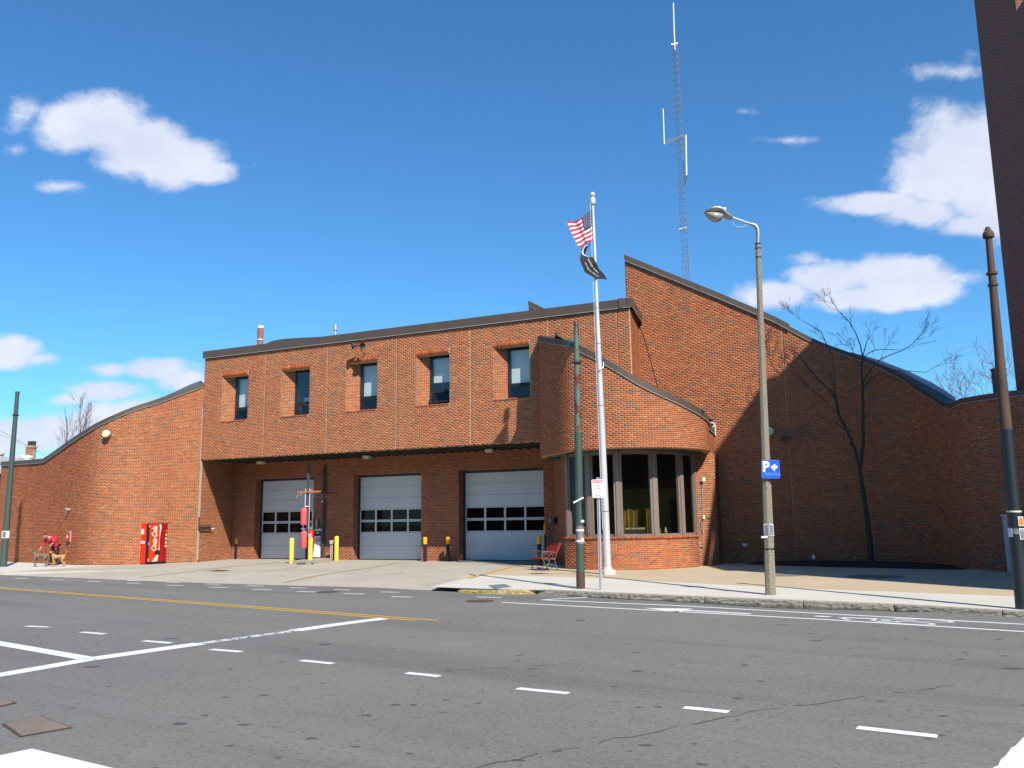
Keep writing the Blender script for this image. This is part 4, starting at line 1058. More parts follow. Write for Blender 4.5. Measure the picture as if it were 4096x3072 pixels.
# camera like fixture and socket on the tall wall
p, n, z, Mx = wall_lamp(3160, 1755, tpl, '')
t = thing('loudspeaker', (p.x,p.y,z), 'dark horn loudspeaker on the shaded tall wall', 'loudspeaker')
MB().box(None, (.07,.07,.25), mat=Mx @ Matrix.Translation((0,0,.12))).build('arm', M['iron'], t)
MB().lathe([(.05,.16),(.07,.22),(.14,.36),(.15,.37)], n=12, M=Mx @ Matrix.Rotation(-.6,4,'Y')).build('horn', M['rust'], t)
p, n, z, Mx = wall_lamp(2979, 2179, tpl, '')
t = thing('wall_socket', (p.x,p.y,z), 'small white socket low on the shaded tall wall', 'socket')
MB().box(None, (.16,.10,.05), mat=Mx @ Matrix.Translation((0,0,.02))).build('box', M['sign_white'], t)
# black cable down the tall wall
cb_ = []
for px, py in ((2552,1285),(2570,1330),(2590,1392),(2612,1470),(2634,1556),(2640,1580)):
    p, n, z, Mx = wall_lamp(px, py, tpl, ''); cb_.append((p.x+n.x*.02, p.y+n.y*.02, z))
t = thing('hanging_cable', cb_[0], 'thin black cable sagging down the sunlit tall wall', 'cable')
MB().tube(cb_, .012, 5).build('cable', M['black'], t)
# twin loudspeaker above the middle window
s_, z_ = fs(1462,1390); p = fa(s_, z_)
t = thing('loudspeaker', p, 'rusty twin horn loudspeaker above the middle upper window', 'loudspeaker')
o = -FD*.0; OUT = -ND
MB().tube([fa(s_,z_-.28), fa(s_,z_-.25)+OUT*.25, fa(s_,z_+.02)+OUT*.45, fa(s_-.05,z_+.12)+OUT*.5], .022, 6).build('bracket', M['rust'], t)
for dx, dz, m, rr_ in ((-.22,.05,'rust',.17),(.08,.0,'iron',.13)):
    Mx = Matrix.Translation(fa(s_+dx,z_+dz)+OUT*.42) @ (OUT*.55-FD*(.6 if dx < 0 else -.7)+Vector((0,0,-.15))).to_track_quat('Z','Y').to_matrix().to_4x4()
    MB().lathe([(.04,-.12),(.06,-.05),(rr_*.6,.06),(rr_,.16),(rr_*.97,.165),(rr_*.3,.04)], n=14, M=Mx).build('horn', M[m], t, smooth=True)
# soffit lamps
for px, py, lab in ((1042,1843,'leftmost soffit lamp under the upper storey'),(1467,1821,'soffit lamp above the middle garage door'),(1957,1794,'soffit lamp above the widest garage door')):
    s_, z_ = fs(px, py, 1.9); p = fa(s_, ZB, 1.9)
    t = thing('soffit_lamp', p, 'small yellowed '+lab, 'ceiling lamp', 'soffit lamps')
    mb = MB(); mb.prism([fa(s_-.16,0,1.8).xy,fa(s_+.16,0,1.8).xy,fa(s_+.16,0,2.05).xy,fa(s_-.16,0,2.05).xy], ZB-.17, ZB-.04); mb.build('diffuser', M['cream'], t)
    mb = MB(); fbox(mb, s_-.18, s_+.18, 1.78, 2.07, ZB-.045, ZB-.005); mb.build('housing', M['iron'], t)
# roof vents
def roof_at(px, d): 
    return fs(px, 1380, d)[0]
s_ = roof_at(1040, 2.5); p = fa(s_, 9.7, 2.5); zt = fs(1040,1304,2.5)[1]
t = thing('roof_vent', p, 'faded red and cream round vent pipe on the roof', 'roof vent')
MB().tube([p, Vector((p.x,p.y,zt-.12))], .15, 16).build('pipe', M['vent_red'], t, smooth=True)
mb = MB(); mb.tube([(p.x,p.y,zt-.14),(p.x,p.y,zt)], .165, 16); mb.tube([(p.x,p.y,zt-.75),(p.x,p.y,zt-.70)], .165, 16); mb.build('collar', M['far_white'], t, smooth=True)
s_ = roof_at(1340, 3.0); p = fa(s_, 9.7, 3.0); zt = fs(1340,1300,3.0)[1]
t = thing('roof_vent', p, 'small silver capped vent pipe on the roof', 'roof vent')
MB().tube([p, Vector((p.x,p.y,zt-.2))], .075, 12).build('pipe', M['galv'], t, smooth=True)
MB().tube([(p.x,p.y,zt-.27),(p.x,p.y,zt)], .115, 12).build('cap', M['galv'], t, smooth=True)
# raised curved parapet behind the roof edge and the brick tip beyond
prof = [(1058,1386),(1066,1374),(1082,1366),(1105,1360),(1140,1355),(1200,1351),(1277,1347.5),(1300,1352)]
D_ = 5.0; a_ = [fs(x,y,D_) for x,y in prof]
mb = MB(); vs = []
for s_, z in a_:
    for d, dz in ((D_,-.22),(D_,0),(D_+.4,.02),(D_+.4,-.22)): q = fa(s_, z+dz, d); vs.append(tuple(q))
mb.add(vs, [(i*4+j,(i+1)*4+j,(i+1)*4+(j+1)%4,i*4+(j+1)%4) for i in range(len(a_)-1) for j in range(4)]+[(3,2,1,0)])
mb.build('raised_coping', M['coping'], station)
pl_ = [fa(a_[0][0]+.05,0,D_+.05).xy, fa(a_[-1][0],0,D_+.05).xy]; tb = interp([(s_-a_[0][0], z-.22) for s_, z in a_])
wall('raised_parapet', pl_, 9.6, tb, th=.3)
D_ = 8.0; q = [fs(x,y,D_) for x,y in ((2114,1204),(2180,1236),(2260,1275))]
wall('brick_tip', [fa(q[0][0],0,D_).xy, fa(q[2][0],0,D_).xy], 9.3, interp([(0,q[0][1]-.25),(q[2][0]-q[0][0],q[2][1]-.25)]), th=.3)
coping('tip_coping', Poly([fa(q[0][0],0,D_).xy, fa(q[2][0],0,D_).xy]), interp([(0,q[0][1]-.26),(q[2][0]-q[0][0],q[2][1]-.26)]), .26, out=.05)

# conduit, light box and switches on the brick pier
pA, pB = Vector((6.66,31.70)), Vector((7.6,32.36)); pd = (pB-pA).normalized(); pn = Vector((pd.y,-pd.x))
def pier_at(px, py, o=.03):
    r = ray(px, py); k = r[0]/r[1]; t = (k*pA.y-pA.x)/(pd.x-k*pd.y); q = pA+pd*t+pn*o; return Vector((q.x,q.y,EYE+r[2]/r[1]*q.y))
q0 = pier_at(2803,1918); t = thing('flood_light', q0, 'small beige light box with a conduit running down the brick pier', 'light')
ang = math.atan2(pd.y, pd.x)
MB().box(tuple(q0+Vector((pn.x,pn.y,0))*.06), (.15,.14,.15), ang).build('box', M['cream'], t)
a, b, c_ = pier_at(2806,1932), pier_at(2809,2068), pier_at(2812,2190)
MB().tube([a, b, c_, pier_at(2805,2186), pier_at(2785,2187)], .017, 6).build('conduit', M['galv'], t)
MB().box(tuple(b+Vector((pn.x,pn.y,0))*.03), (.10,.07,.14), ang).build('switch_box', M['cream'], t)
MB().tube([b+Vector((0,0,.07)), pier_at(2822,2068), pier_at(2832,2073), pier_at(2845,2072)], .008, 5).build('wire', M['black'], t)
MB().tube([b-Vector((0,0,.06)), pier_at(2800,2090), pier_at(2799,2110), pier_at(2806,2135)], .008, 5).build('wire', M['black'], t)
q1 = pier_at(2784,2172)
t = thing('junction_box', q1, 'grey junction box with a pipe into the ground at the foot of the pier', 'junction box')
MB().box(tuple(q1+Vector((pn.x,pn.y,0))*.06), (.14,.10,.12), ang).build('box', M['cam_grey'], t)
MB().tube([q1+Vector((pn.x*.05,pn.y*.05,-.05)), Vector((q1.x+pn.x*.05,q1.y+pn.y*.05,0))], .028, 8).build('pipe', M['cam_grey'], t)
MB().tube([q1+Vector((pn.x*.05,pn.y*.05,.05)), q1+Vector((-.03,-.1,.25)), q1+Vector((-.10,-.12,.36)), q1+Vector((-.2,-.1,.36)), q1+Vector((-.25,-.1,.28))], .010, 5).build('cable', M['black'], t)
# standpipe on the return wall
def ret_at(px, py, o=.08):
    A, B_ = fa(SL,0,0), fa(g0,0,RD); d = (B_-A).normalized(); n = Vector((d.y,-d.x,0)); r = ray(px, py); k = r[0]/r[1]
    t = (k*A.y-A.x)/(d.x-k*d.y); q = A+d*t+n*o; return Vector((q.x,q.y,EYE+r[2]/r[1]*q.y))
A = ret_at(792,2068); t = thing('hose_pipe', A, 'rusty bent water pipe on the return wall beside the first garage door', 'pipe')
MB().tube([ret_at(791,2068), ret_at(790,2104), ret_at(838,2102), ret_at(838,2118), ret_at(790,2117), ret_at(789,2104)], .035, 7).build('pipe', M['rust'], t)
MB().tube([ret_at(838,2116), ret_at(843,2115,.2)], .03, 7).build('valve', M['alu'], t)
# sockets, plaque, cord and reflective strip on the side wall of the turret
def side_at(px, py, o=.04):
    A, B_ = Vector((1.69,36.4,0)), Vector((1.98,31.42,0)); d = (B_-A).normalized(); n = Vector((d.y,-d.x,0)); r = ray(px, py); k = r[0]/r[1]
    t = (k*A.y-A.x)/(d.x-k*d.y); q = A+d*t+n*o; return Vector((q.x,q.y,EYE+r[2]/r[1]*q.y))
q = side_at(2222,2082); t = thing('plaque', q, 'dark bronze plaque on the shaded side wall of the turret', 'plaque')
MB().box(tuple(q), (.03,1.9,.26), math.atan2(-(1.98-1.69),4.98)).build('plaque', M['iron'], t)
q = fa(fs(2203,2082,RD)[0], fs(2203,2082,RD)[1], RD-.05); t = thing('outlet_box', q, 'small grey outlet box with a white cord beside the widest garage door', 'outlet box')
MB().box(tuple(q), (.09,.07,.14), -.43).build('box', M['cam_grey'], t)
w0 = [q, q+Vector((.03,-.1,-.3)), q+Vector((.12,-.25,-.6)), q+Vector((.16,-.4,-.95)), q+Vector((.3,-1.2,-1.12)), q+Vector((.42,-2.4,-1.13))]
MB().tube(w0, .014, 5).build('cord', M['cam_grey'], t)

# ------------------------------------------------------------------ brick tower that throws the big shadow
TA, TB_ = Vector((14.9,12.4)), Vector((15.8,27.5)); td = (TB_-TA).normalized(); tn = Vector((td.y,-td.x))
tower = thing('brick_tower', (18,20,0), 'dark shaded brick tower rising at the right edge of the picture', 'tower')
def tw_pt(s_, w, z): q = TA+td*s_+tn*w; return (q.x,q.y,z)
def tower_block(name, prof_, w0_, w1_):
    me = bpy.data.meshes.new(name); n = len(prof_); vs = []
    for s_, zt in prof_: vs += [tw_pt(s_,w0_,0), tw_pt(s_,w0_,zt), tw_pt(s_,w1_,0), tw_pt(s_,w1_,zt)]
    fs_ = []; uv = []
    for i in range(n-1):
        a, b = i*4, (i+1)*4
        for off_ in (0,2):
            fs_.append((a+off_,b+off_,b+off_+1,a+off_+1)); uv += [(prof_[i][0],0),(prof_[i+1][0],0),(prof_[i+1][0],prof_[i+1][1]),(prof_[i][0],prof_[i][1])]
        fs_.append((a+1,b+1,b+3,a+3)); uv += [(0,0)]*4
    for e in (0,(n-1)*4):
        fs_.append((e,e+1,e+3,e+2)); uv += [(w0_,0),(w0_,vs[e+1][2]),(w1_,vs[e+1][2]),(w1_,0)]
    o = Vector((18,20,0)); me.from_pydata([(p[0]-o.x,p[1]-o.y,p[2]) for p in vs], [], fs_)
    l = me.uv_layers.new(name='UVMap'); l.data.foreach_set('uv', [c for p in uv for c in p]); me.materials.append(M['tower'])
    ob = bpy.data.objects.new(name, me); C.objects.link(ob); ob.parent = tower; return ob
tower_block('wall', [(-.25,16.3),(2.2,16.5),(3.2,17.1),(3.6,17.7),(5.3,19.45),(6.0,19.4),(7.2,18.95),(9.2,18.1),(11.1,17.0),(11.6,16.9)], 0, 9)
tower_block('wall', [(11.6,24),(13.95,24)], 0.0, 9)
mb = MB()
for (a, za), (b, zb) in zip([(-.3,16.3),(2.2,16.5),(3.6,17.7),(5.3,19.42),(9.2,18.08)],[(2.2,16.5),(3.6,17.7),(5.3,19.42),(9.2,18.08)]):
    mb.bar(tw_pt(a,-.15,za+.02), tw_pt(b,-.15,zb+.02), .3, .12)
mb.build('coping', M['coping'], tower)

# ------------------------------------------------------------------ radio mast
mY = 41.0
base = at(2752,1130,mY); top = at(2697,150,mY+.0); mast = thing('radio_mast', (base.x,base.y,base.z-1.5), 'tall thin lattice radio mast with three white aerials behind the tall wall', 'radio mast')
bx_, by_ = (base.x+at(2705,400,mY).x)/2, mY
lean = Vector((0,0,1))
W_ = .31
H0, H1 = base.z-2.5, at(2700,178,mY).z
def mp(z, k):
    ang_ = k*2.094+.5; t_ = (z-H0)/(H1-H0); cx_ = at(2746,1130,mY).x+.02; cx2 = at(2699,178,mY).x
    return Vector((cx_+(cx2-cx_)*max(0,(z-base.z)/(H1-base.z)) + W_*.58*math.cos(ang_), mY+W_*.58*math.sin(ang_), z))
for k in range(3):
    MB().tube([mp(H0,k), mp(H1,k)], .019 if k == 0 else .012, 6).build('leg', M['mast'], mast)
mb = MB(); z = H0; i = 0
while z < H1-.36:
    for k in range(3):
        mb.tube([mp(z,k), mp(z+.36,(k+1)%3)], .0055, 4, cap=False); mb.tube([mp(z,k), mp(z,(k+1)%3)], .004, 4, cap=False)
    z += .36; i += 1
mb.build('lattice', M['mast'], mast, kind='stuff')
tipc = (mp(H1,0)+mp(H1,1)+mp(H1,2))/3; z3 = at(2693,12,mY).z; z2 = at(2696,125,mY).z
MB().tube([tipc-Vector((0,0,.3)), Vector((tipc.x,mY,z2))], .035, 7).build('top_pipe', M['galv'], mast)
MB().tube([Vector((tipc.x,mY,z2)), Vector((at(2693,12,mY).x,mY,z3))], .034, 8).build('aerial', M['far_white'], mast)
a, b = at(2655,568,mY), at(2734,540,mY)
MB().bar(a, b, .035).build('arm', M['mast'], mast); MB().bar(at(2655,579,mY), at(2736,546,mY), .035).build('arm', M['mast'], mast)
MB().tube([at(2657,578,mY), at(2652,436,mY)], .033, 8).build('aerial', M['far_white'], mast)
MB().tube([at(2746,702,mY), at(2743,540,mY)], .042, 8).build('aerial', M['far_white'], mast)
MB().tube([at(2731,640,mY), at(2736,700,mY), at(2742,732,mY), at(2747,715,mY), at(2746,700,mY)], .015, 5).build('cable', M['black'], mast)
MB().bar(at(2716,917,mY), at(2746,909,mY), .05).build('clamp', M['galv'], mast)
MB().bar(at(2685,179,mY), at(2710,174,mY), .07).build('clamp', M['galv'], mast)

# ------------------------------------------------------------------ flagpole and flags
fb = gr(2432,2298); fx, fy = fb.x, fb.y; FT = at(2369,815,fy).z
t = thing('flagpole', fb, 'tapered silver flagpole on the pavement before the turret', 'flagpole')
fpt = lambda z: Vector((fx+(at(2371,815,fy).x-fx)*z/FT, fy, z))
secs = MB(); zz = [0.05,1.95,4.6,7,FT]
MB().tube([fpt(z) for z in (.05,1.9,4.5,7,9,FT)], [.118,.112,.100,.078,.060,.040], 20).build('pole', M['flagpole'], t, smooth=True)
mb = MB()
for z, r_ in ((1.95,.117),(5.35,.099),(7.4,.079),(8.6,.068),(9.5,.060)): mb.tube([fpt(z), fpt(z+.03)], r_, 20)
mb.build('joint_ring', M['alu'], t)
MB().prism([(fx+.26*math.cos(a*math.pi/4+.3), fy+.26*math.sin(a*math.pi/4+.3)) for a in range(8)], 0, .14).lathe([(.16,.14),(.14,.2),(.125,.23)], (fx,fy,0), 16).build('base', M['concrete'], t)
tp0 = fpt(FT)
MB().lathe([(.06,-.05),(.095,-.02),(.10,0),(.10,.17),(.09,.20),(.03,.21)], tuple(tp0), 16).build('truck', M['flagpole'], t, smooth=True)
mb = MB(); mb.lathe([(.09*math.sin(math.pi*k/10)+.001, .32-.09*math.cos(math.pi*k/10)) for k in range(11)], tuple(tp0), 16); mb.build('ball', M['flagpole'], t, smooth=True)
MB().tube([fpt(FT-.0)+Vector((-.09,-.05,0)), fpt(FT-2)+Vector((-.1,-.05,0)), fpt(4)+Vector((-.12,-.08,0)), fpt(1.4)+Vector((-.12,-.1,0))], .006, 4).build('halyard', M['sign_white'], t)
def flag_surface(corners, wave, amp):
    A, B_, C_, D = [at(x, y, fy+d) for x, y, d in corners]      # hoist top, fly top, fly bottom, hoist bottom
    def S(u_, v_):
        p = A.lerp(B_,u_).lerp(D.lerp(C_,u_), v_)
        w = math.sin(u_*wave+v_*1.4)*amp*u_**.6
        return p+Vector((w*.25, w, -.10*math.sin(u_*math.pi)*(1-v_)+.05*math.sin(u_*9+v_*3)*u_))
    return S
S = flag_surface([(2366,838,0),(2268,890,-.35),(2318,990,-.30),(2370,962,0)], 10, .10)
nu, nv = 44, 39; cols = []; mb = MB()
for j in range(nv+1):
    for i in range(nu+1): mb.v.append(tuple(S(i/nu, j/nv)))
stars = set()
for r_ in range(9):
    for c_ in range(6 if r_%2 == 0 else 5): stars.add((1+int((c_*2+(r_%2)+.5)*17/12), 1+int(r_*19/9)+0))
for j in range(nv):
    for i in range(nu):
        k = nu+1; mb.f.append((j*k+i,(j+1)*k+i,(j+1)*k+i+1,j*k+i+1)); mb.mi.append(0)
        st = int(j/3)
        if i < 18 and j < 21: c = (.42,.42,.46,1) if (i,j) in stars else (.008,.012,.085,1)
        else: c = (.42,.008,.02,1) if st % 2 == 0 else (.60,.60,.65,1)
        cols.append(c)
t = thing('national_flag', S(0,.5), 'striped red and white flag with a starred blue canton flying from the silver pole', 'flag')
mb.build('cloth', M['flag'], t, smooth='all', cols=cols)
t = thing('black_flag', at(2372,1040,fy), 'black flag with white lettering curled below the striped flag', 'flag')
def S2(u_, v_):      # hoist cord at the top right, cloth blown into a curl round the pole
    P = [Vector(p) for p in (at(2368,968,fy), at(2326,1000,fy-.25), at(2319,1040,fy-.45), at(2340,1090,fy-.35), at(2385,1115,fy-.1), at(2430,1118,fy+.3))]
    Q = [Vector(p) for p in (at(2352,985,fy), at(2335,1030,fy-.05), at(2372,1028,fy-.2), at(2385,1050,fy-.15), at(2398,1080,fy+.05), at(2412,1090,fy+.35))]
    x = u_*5; i = min(4,int(x)); f_ = x-i; f_ = f_*f_*(3-2*f_)*.5+f_*.5
    return P[i].lerp(P[i+1],f_).lerp(Q[i].lerp(Q[i+1],f_), v_)
mb = MB(); nu, nv = 30, 10
for j in range(nv+1):
    for i in range(nu+1): mb.v.append(tuple(S2(i/nu,j/nv)))
for j in range(nv):
    for i in range(nu): k = nu+1; mb.f.append((j*k+i,j*k+i+1,(j+1)*k+i+1,(j+1)*k+i)); mb.mi.append(0)
cloth = mb.build('cloth', M['flag_black'], t, smooth='all')
lt_ = MB()
for body, v0, u0, sz in (('YOU ARE NOT FORGOTTEN',.30,.66,.055),('POW MIA',.62,.62,.07)):
    vs, fs_ = text_mesh(body, 1)
    wdt = max(v_[0] for v_ in vs)-min(v_[0] for v_ in vs)
    lt_.add([S2(min(.99,max(0,u0+x*.38/wdt)), v0-y*sz*2.2)+Vector((0,-.02,0)) for x, y in vs], fs_)
lt_.build('lettering', M['sign_white'], cloth)
MB().tube([at(2352,982,fy-.1), at(2340,985,fy-.12), at(2327,1010,fy-.3), at(2330,1022,fy-.2)], .012, 5).build('hem', M['far_white'], cloth)
mb = MB()
for k in range(8): mb.bar(S2(.16+k*.018,.15)+Vector((0,-.015,0)), S2(.20+k*.018,.8)+Vector((0,-.015,0)), .02, .01)
mb.build('printed_emblem', M['sign_white'], cloth)
MB().tube([fpt(6.55)+Vector((-.10,-.02,-.05)), fpt(6.55)+Vector((0,-.14,-.03)), fpt(6.6)+Vector((.12,-.03,.02)), fpt(6.7)+Vector((.14,0,.10))], .016, 6).build('snap_ring', M['sign_white'], t)

# ------------------------------------------------------------------ street lamp
lb = gr(3083,2379); lx, ly = lb.x, lb.y
t = thing('street_lamp', lb, 'octagonal aggregate concrete street lamp with a drooping cobra head', 'street lamp')
HT = at(3031,975,ly).z; ltx = at(3031,975,ly).x
lpt = lambda z: Vector((lx+(ltx-lx)*z/HT, ly, z))
def octa(z0, z1, r0, r1, n=8, ph=.39): 
    vs = []
    for z, r_ in ((z0,r0),(z1,r1)):
        c_ = lpt(z); vs += [(c_.x+r_*math.cos(2*math.pi*k/n+ph), c_.y+r_*math.sin(2*math.pi*k/n+ph), z) for k in range(n)]
    return vs, [(k,(k+1)%n,n+(k+1)%n,n+k) for k in range(n)]+[tuple(range(n,2*n))]
MB().add(*octa(0, HT, .118, .058)).build('column', M['agg'], t)
mb = MB()
for z in (.99, HT-.02, HT-.13, HT-.35): MB().add(*octa(z, z+.03, .118 if z < 2 else .066, .117 if z < 2 else .066)).build('band', M['black'], t)
pts = [at(3031,974,ly), at(3033,935,ly), at(3030,915,ly), at(3020,901,ly), at(3004,896,ly)]
MB().tube(pts, [.050,.050,.048,.045,.04], 12).build('elbow', M['alu'], t, smooth=True)
MB().tube([at(3006,897,ly), at(2920,867,ly-.05)], .026, 10).build('arm', M['galv'], t, smooth=True)
hc = at(2866,846,ly-.05); ax = (at(2925,870,ly-.05)-at(2816,852,ly-.05)).normalized()
# cobra head: an egg shaped cover tapering to the arm, over a deep glass bowl
def egg(mb, prof_, yscale):
    n = 14; vs = []
    for px, pt_, pb_ in prof_:
        T_ = at(px, pt_, ly-.05); B_ = at(px, pb_, ly-.05); c_ = (T_+B_)/2; h_ = (T_.z-B_.z)/2; w_ = yscale(px)
        for k in range(n): a = 2*math.pi*k/n; vs.append((c_.x, c_.y+w_*math.cos(a), c_.z+h_*math.sin(a)))
    m_ = len(prof_)
    mb.add(vs, [(i*n+k,(i+1)*n+k,(i+1)*n+(k+1)%n,i*n+(k+1)%n) for i in range(m_-1) for k in range(n)]+[tuple(range(n)),tuple(range((m_-1)*n,m_*n))[::-1]])
wf_ = lambda px: .17*max(.05,math.sqrt(max(0,1-((px-2860)/48)**2))) if px < 2885 else max(.035,.17*(1-(px-2885)/70)**.8)
mb = MB(); egg(mb, [(2816,850,853),(2822,842,853),(2835,832,851),(2852,826,850),(2870,825,851),(2885,831,856),(2897,840,868),(2910,848,876),(2922,858,877),(2928,866,874)], wf_)
mb.build('head', M['alu'], t, smooth='all')
mb = MB(); egg(mb, [(2820,851,856),(2828,850,866),(2840,849,878),(2855,849,887),(2870,850,888),(2882,852,882),(2890,855,872),(2894,858,864)], lambda px: .15*max(.1,math.sqrt(max(0,1-((px-2858)/42)**2))))
mb.build('lens', M['lens'], t, smooth='all')
MB().box(tuple(at(2898,836,ly-.05)), (.06,.06,.06)).build('photocell', M['cream'], t)
MB().tube([at(2925,878,ly), at(2935,900,ly), at(2952,909,ly), at(2975,906,ly), at(2990,896,ly)], .006, 4).build('loose_wire', M['paper'], t)
def flyer(par, cpos, w, h, ang, m, name='flyer', th=.004): 
    return MB().box(tuple(cpos), (w, th, h), ang).build(name, M[m], par)
for px, dx_, an in ((3065,-.035,-.55),(3086,.045,.22)):
    c_ = Vector((lx+dx_-.02, ly-.112, at(3075,2120,ly).z)); c_.x = at(px,2120,ly-.11).x
    fl = MB().box(tuple(c_), (.105,.006,.27), an).build('flyer', M['paper'], t)
    MB().box((c_.x,c_.y-.005,c_.z+.0), (.085,.006,.24), an).build('print', M['paper_dark'], fl)
MB().box((at(3058,2148,ly-.12).x, ly-.12, at(3058,2148,ly).z), (.14,.01,.04), -.3).build('tape', M['paper'], t)
# parking sign
sp = at(3082,1877,ly-.16); t = thing('parking_sign', sp, 'blue parking sign with a white arrow on the concrete lamp post', 'sign')
w_, h_ = .40, .42; ang = -.16
ex = Vector((math.cos(ang), math.sin(ang), -.035)).normalized(); ez = Vector((.03,0,1)).normalized(); ny = ex.cross(ez)
def rrect(c, ex, ez, w, h, r, n=4):
    out = []
    for sx_, sz_, a0 in ((1,1,0),(-1,1,90),(-1,-1,180),(1,-1,270)):
        for k in range(n+1):
            a = math.radians(a0+90*k/n); out.append(c+ex*(sx_*(w/2-r)+r*math.cos(a))+ez*(sz_*(h/2-r)+r*math.sin(a)))
    return out
def plate_mesh(mb, P, n_, th):
    k = len(P); return mb.add([p+n_*th/2 for p in P]+[p-n_*th/2 for p in P], [tuple(range(k)),tuple(range(k,2*k))[::-1]]+[(i,k+i,k+(i+1)%k,(i+1)%k) for i in range(k)])
MBp = MB(); plate_mesh(MBp, rrect(sp, ex, ez, w_, h_, .04), ny, .012); MBp.build('panel', M['blue_sign'], t)
mb = MB(); P = rrect(sp+ny*.008, ex, ez, w_-.02, h_-.02, .035); Q = rrect(sp+ny*.008, ex, ez, w_-.032, h_-.032, .03); k = len(P)
mb.add(P+Q, [(i,(i+1)%k,k+(i+1)%k,k+i) for i in range(k)]); mb.build('border', M['blue_faint'], t)
mb = MB(); letters(mb, 'P', sp-ex*.10+ez*.045, ex, ez, .33, push=.010, bold=.012, xs=.9); mb.build('letter', M['sign_white'], t)
mb = MB(); mb.add([sp+ny*.010+ex*x+ez*y for x, y in ((.0,.05),(.11,.13),(.10,.085),(.145,.085),(.145,.02),(.10,.02),(.09,-.05))], [tuple(range(7))[::-1]]); mb.build('arrow', M['sign_white'], t)
mb = MB(); letters(mb, 'ARKING', sp+ex*.04-ez*.115, ex, ez, .105, push=.010, bold=.002, xs=.9); mb.build('lettering', M['blue_faint'], t)

# ------------------------------------------------------------------ trolley poles
def trolley(name, base, topz, r0, r1, m, label, lean=(0,0), sleeve=None, msleeve=None, foot=None, top='plain', rings=()):
    t = thing(name, base, label, 'pole')
    P = lambda z: Vector((base.x+lean[0]*z, base.y+lean[1]*z, z))
    zs = sleeve or 0
    if sleeve: MB().tube([P(0),P(zs)], [r0,r0*.93], 18).build('lower_tube', M[msleeve or m], t, smooth=True)
    ru = (r0*.86 if sleeve else r0)
    MB().tube([P(zs),P((zs+topz)/2),P(topz)], [ru,(ru+r1)/2,r1], 18).build('upper_tube', M[m], t, smooth=True)
    if foot: MB().tube([P(0),P(foot)], [r0*1.06,r0*1.05], 18).build('foot', M['brown_rust'], t, smooth=True)
    for z, rr_ in rings: MB().lathe([(rr_*.6,-.012),(rr_,-.02),(rr_,.02),(rr_*.6,.03)], tuple(P(z)), 18).build('clamp_ring', M['iron' if 'green' in m else 'brown_rust'], t)
    if top == 'plain': MB().tube([P(topz-.06),P(topz+.03)], r1*1.12, 18).build('cap', M[m], t, smooth=True)
    return t, P
gb = gr(2323,2354); gtz = at(2305,1294,gb.y).z; lean = ((at(2305,1294,gb.y).x-gb.x)/gtz, 0)
t, P = trolley('trolley_pole', gb, gtz, .105, .062, 'green_rust', 'green trolley pole with peeling paint and rust before the turret', lean, sleeve=at(2313,1730,gb.y).z, msleeve='green_pole', foot=.42, rings=((at(2308,1450,gb.y).z,.125),))
for k, (an, m) in enumerate(((.9,'paper_dark'),(-.3,'orange'),(-.2,'paper_dark'))):
    zc = at(2322,2140,gb.y).z; q = P(zc); 
    if k == 0: MB().tube([q-Vector((0,0,.22)), q+Vector((0,0,.22))], .104, 18).build('poster_wrap', M['paper_dark'], t, smooth=True)
    elif k == 1: MB().box((q.x+.005,q.y-.107,zc), (.012,.004,.40), 0).build('poster_edge', M['orange'], t)
    else: MB().box((q.x+.052,q.y-.098,zc-.12), (.07,.004,.10), .5).build('flyer', M['paper'], t)
for zz_ in (at(2320,2128,gb.y).z+.02, at(2320,2168,gb.y).z): MB().tube([P(zz_), P(zz_+.05)], .109, 18).build('tape', M['paper'], t)
q = P(at(2320,2000,gb.y).z); MB().bar(q+Vector((-.16,-.12,-.07)), q+Vector((.10,-.11,.06)), .02, .04).build('torn_tape', M['paper'], t)
MB().box((q.x+.06,q.y-.10,at(2320,2085,gb.y).z), (.08,.03,.06)).build('tag', M['paper'], t)
lb2 = gr(12,2267); ltz = at(70,1569,lb2.y).z
t, P = trolley('trolley_pole', lb2, ltz, .155, .085, 'green_pole', 'dark green trolley pole at the far left beside the curved wall', ((at(70,1569,lb2.y).x-lb2.x)/ltz,0), rings=((at(65,1660,lb2.y).z,.15),))
zc = at(22,2138,lb2.y).z; q = P(zc)
MB().tube([q-Vector((0,0,.16)), q+Vector((0,0,.16))], .162, 18).build('poster_wrap', M['paper'], t, smooth=True)
MB().box((q.x+.03,q.y-.165,zc), (.14,.01,.25)).build('print', M['paper_dark'], t)
rb_ = gr(4091,2436); rtz = at(3953,935,rb_.y).z
t, P = trolley('trolley_pole', rb_, rtz, .118, .058, 'brown_rust', 'rusty brown trolley pole with a domed cap at the right edge', ((at(3953,935,rb_.y).x-rb_.x)/rtz,0), sleeve=at(4025,1718,rb_.y).z, msleeve='black_pole', top='dome', rings=((at(3974,1094,rb_.y).z,.10),(at(3977,1140,rb_.y).z,.09)))
tq = P(rtz); MB().lathe([(.055,-.07),(.10,-.08),(.105,-.02),(.09,.03),(.055,.06),(.052,.10),(.035,.135),(.005,.14)], tuple(tq), 18).build('cap', M['brown_rust'], t, smooth=True)
for sx_ in (-1,1): MB().tube([tq+Vector((sx_*.05,0,.06)), tq+Vector((sx_*.085,0,.07))], .008, 5).build('eye_bolt', M['iron'], t)
zb_ = at(4062,2046,rb_.y).z; MB().tube([P(zb_-.015), P(zb_+.015)], .125, 18).build('strap', M['cream'], t)
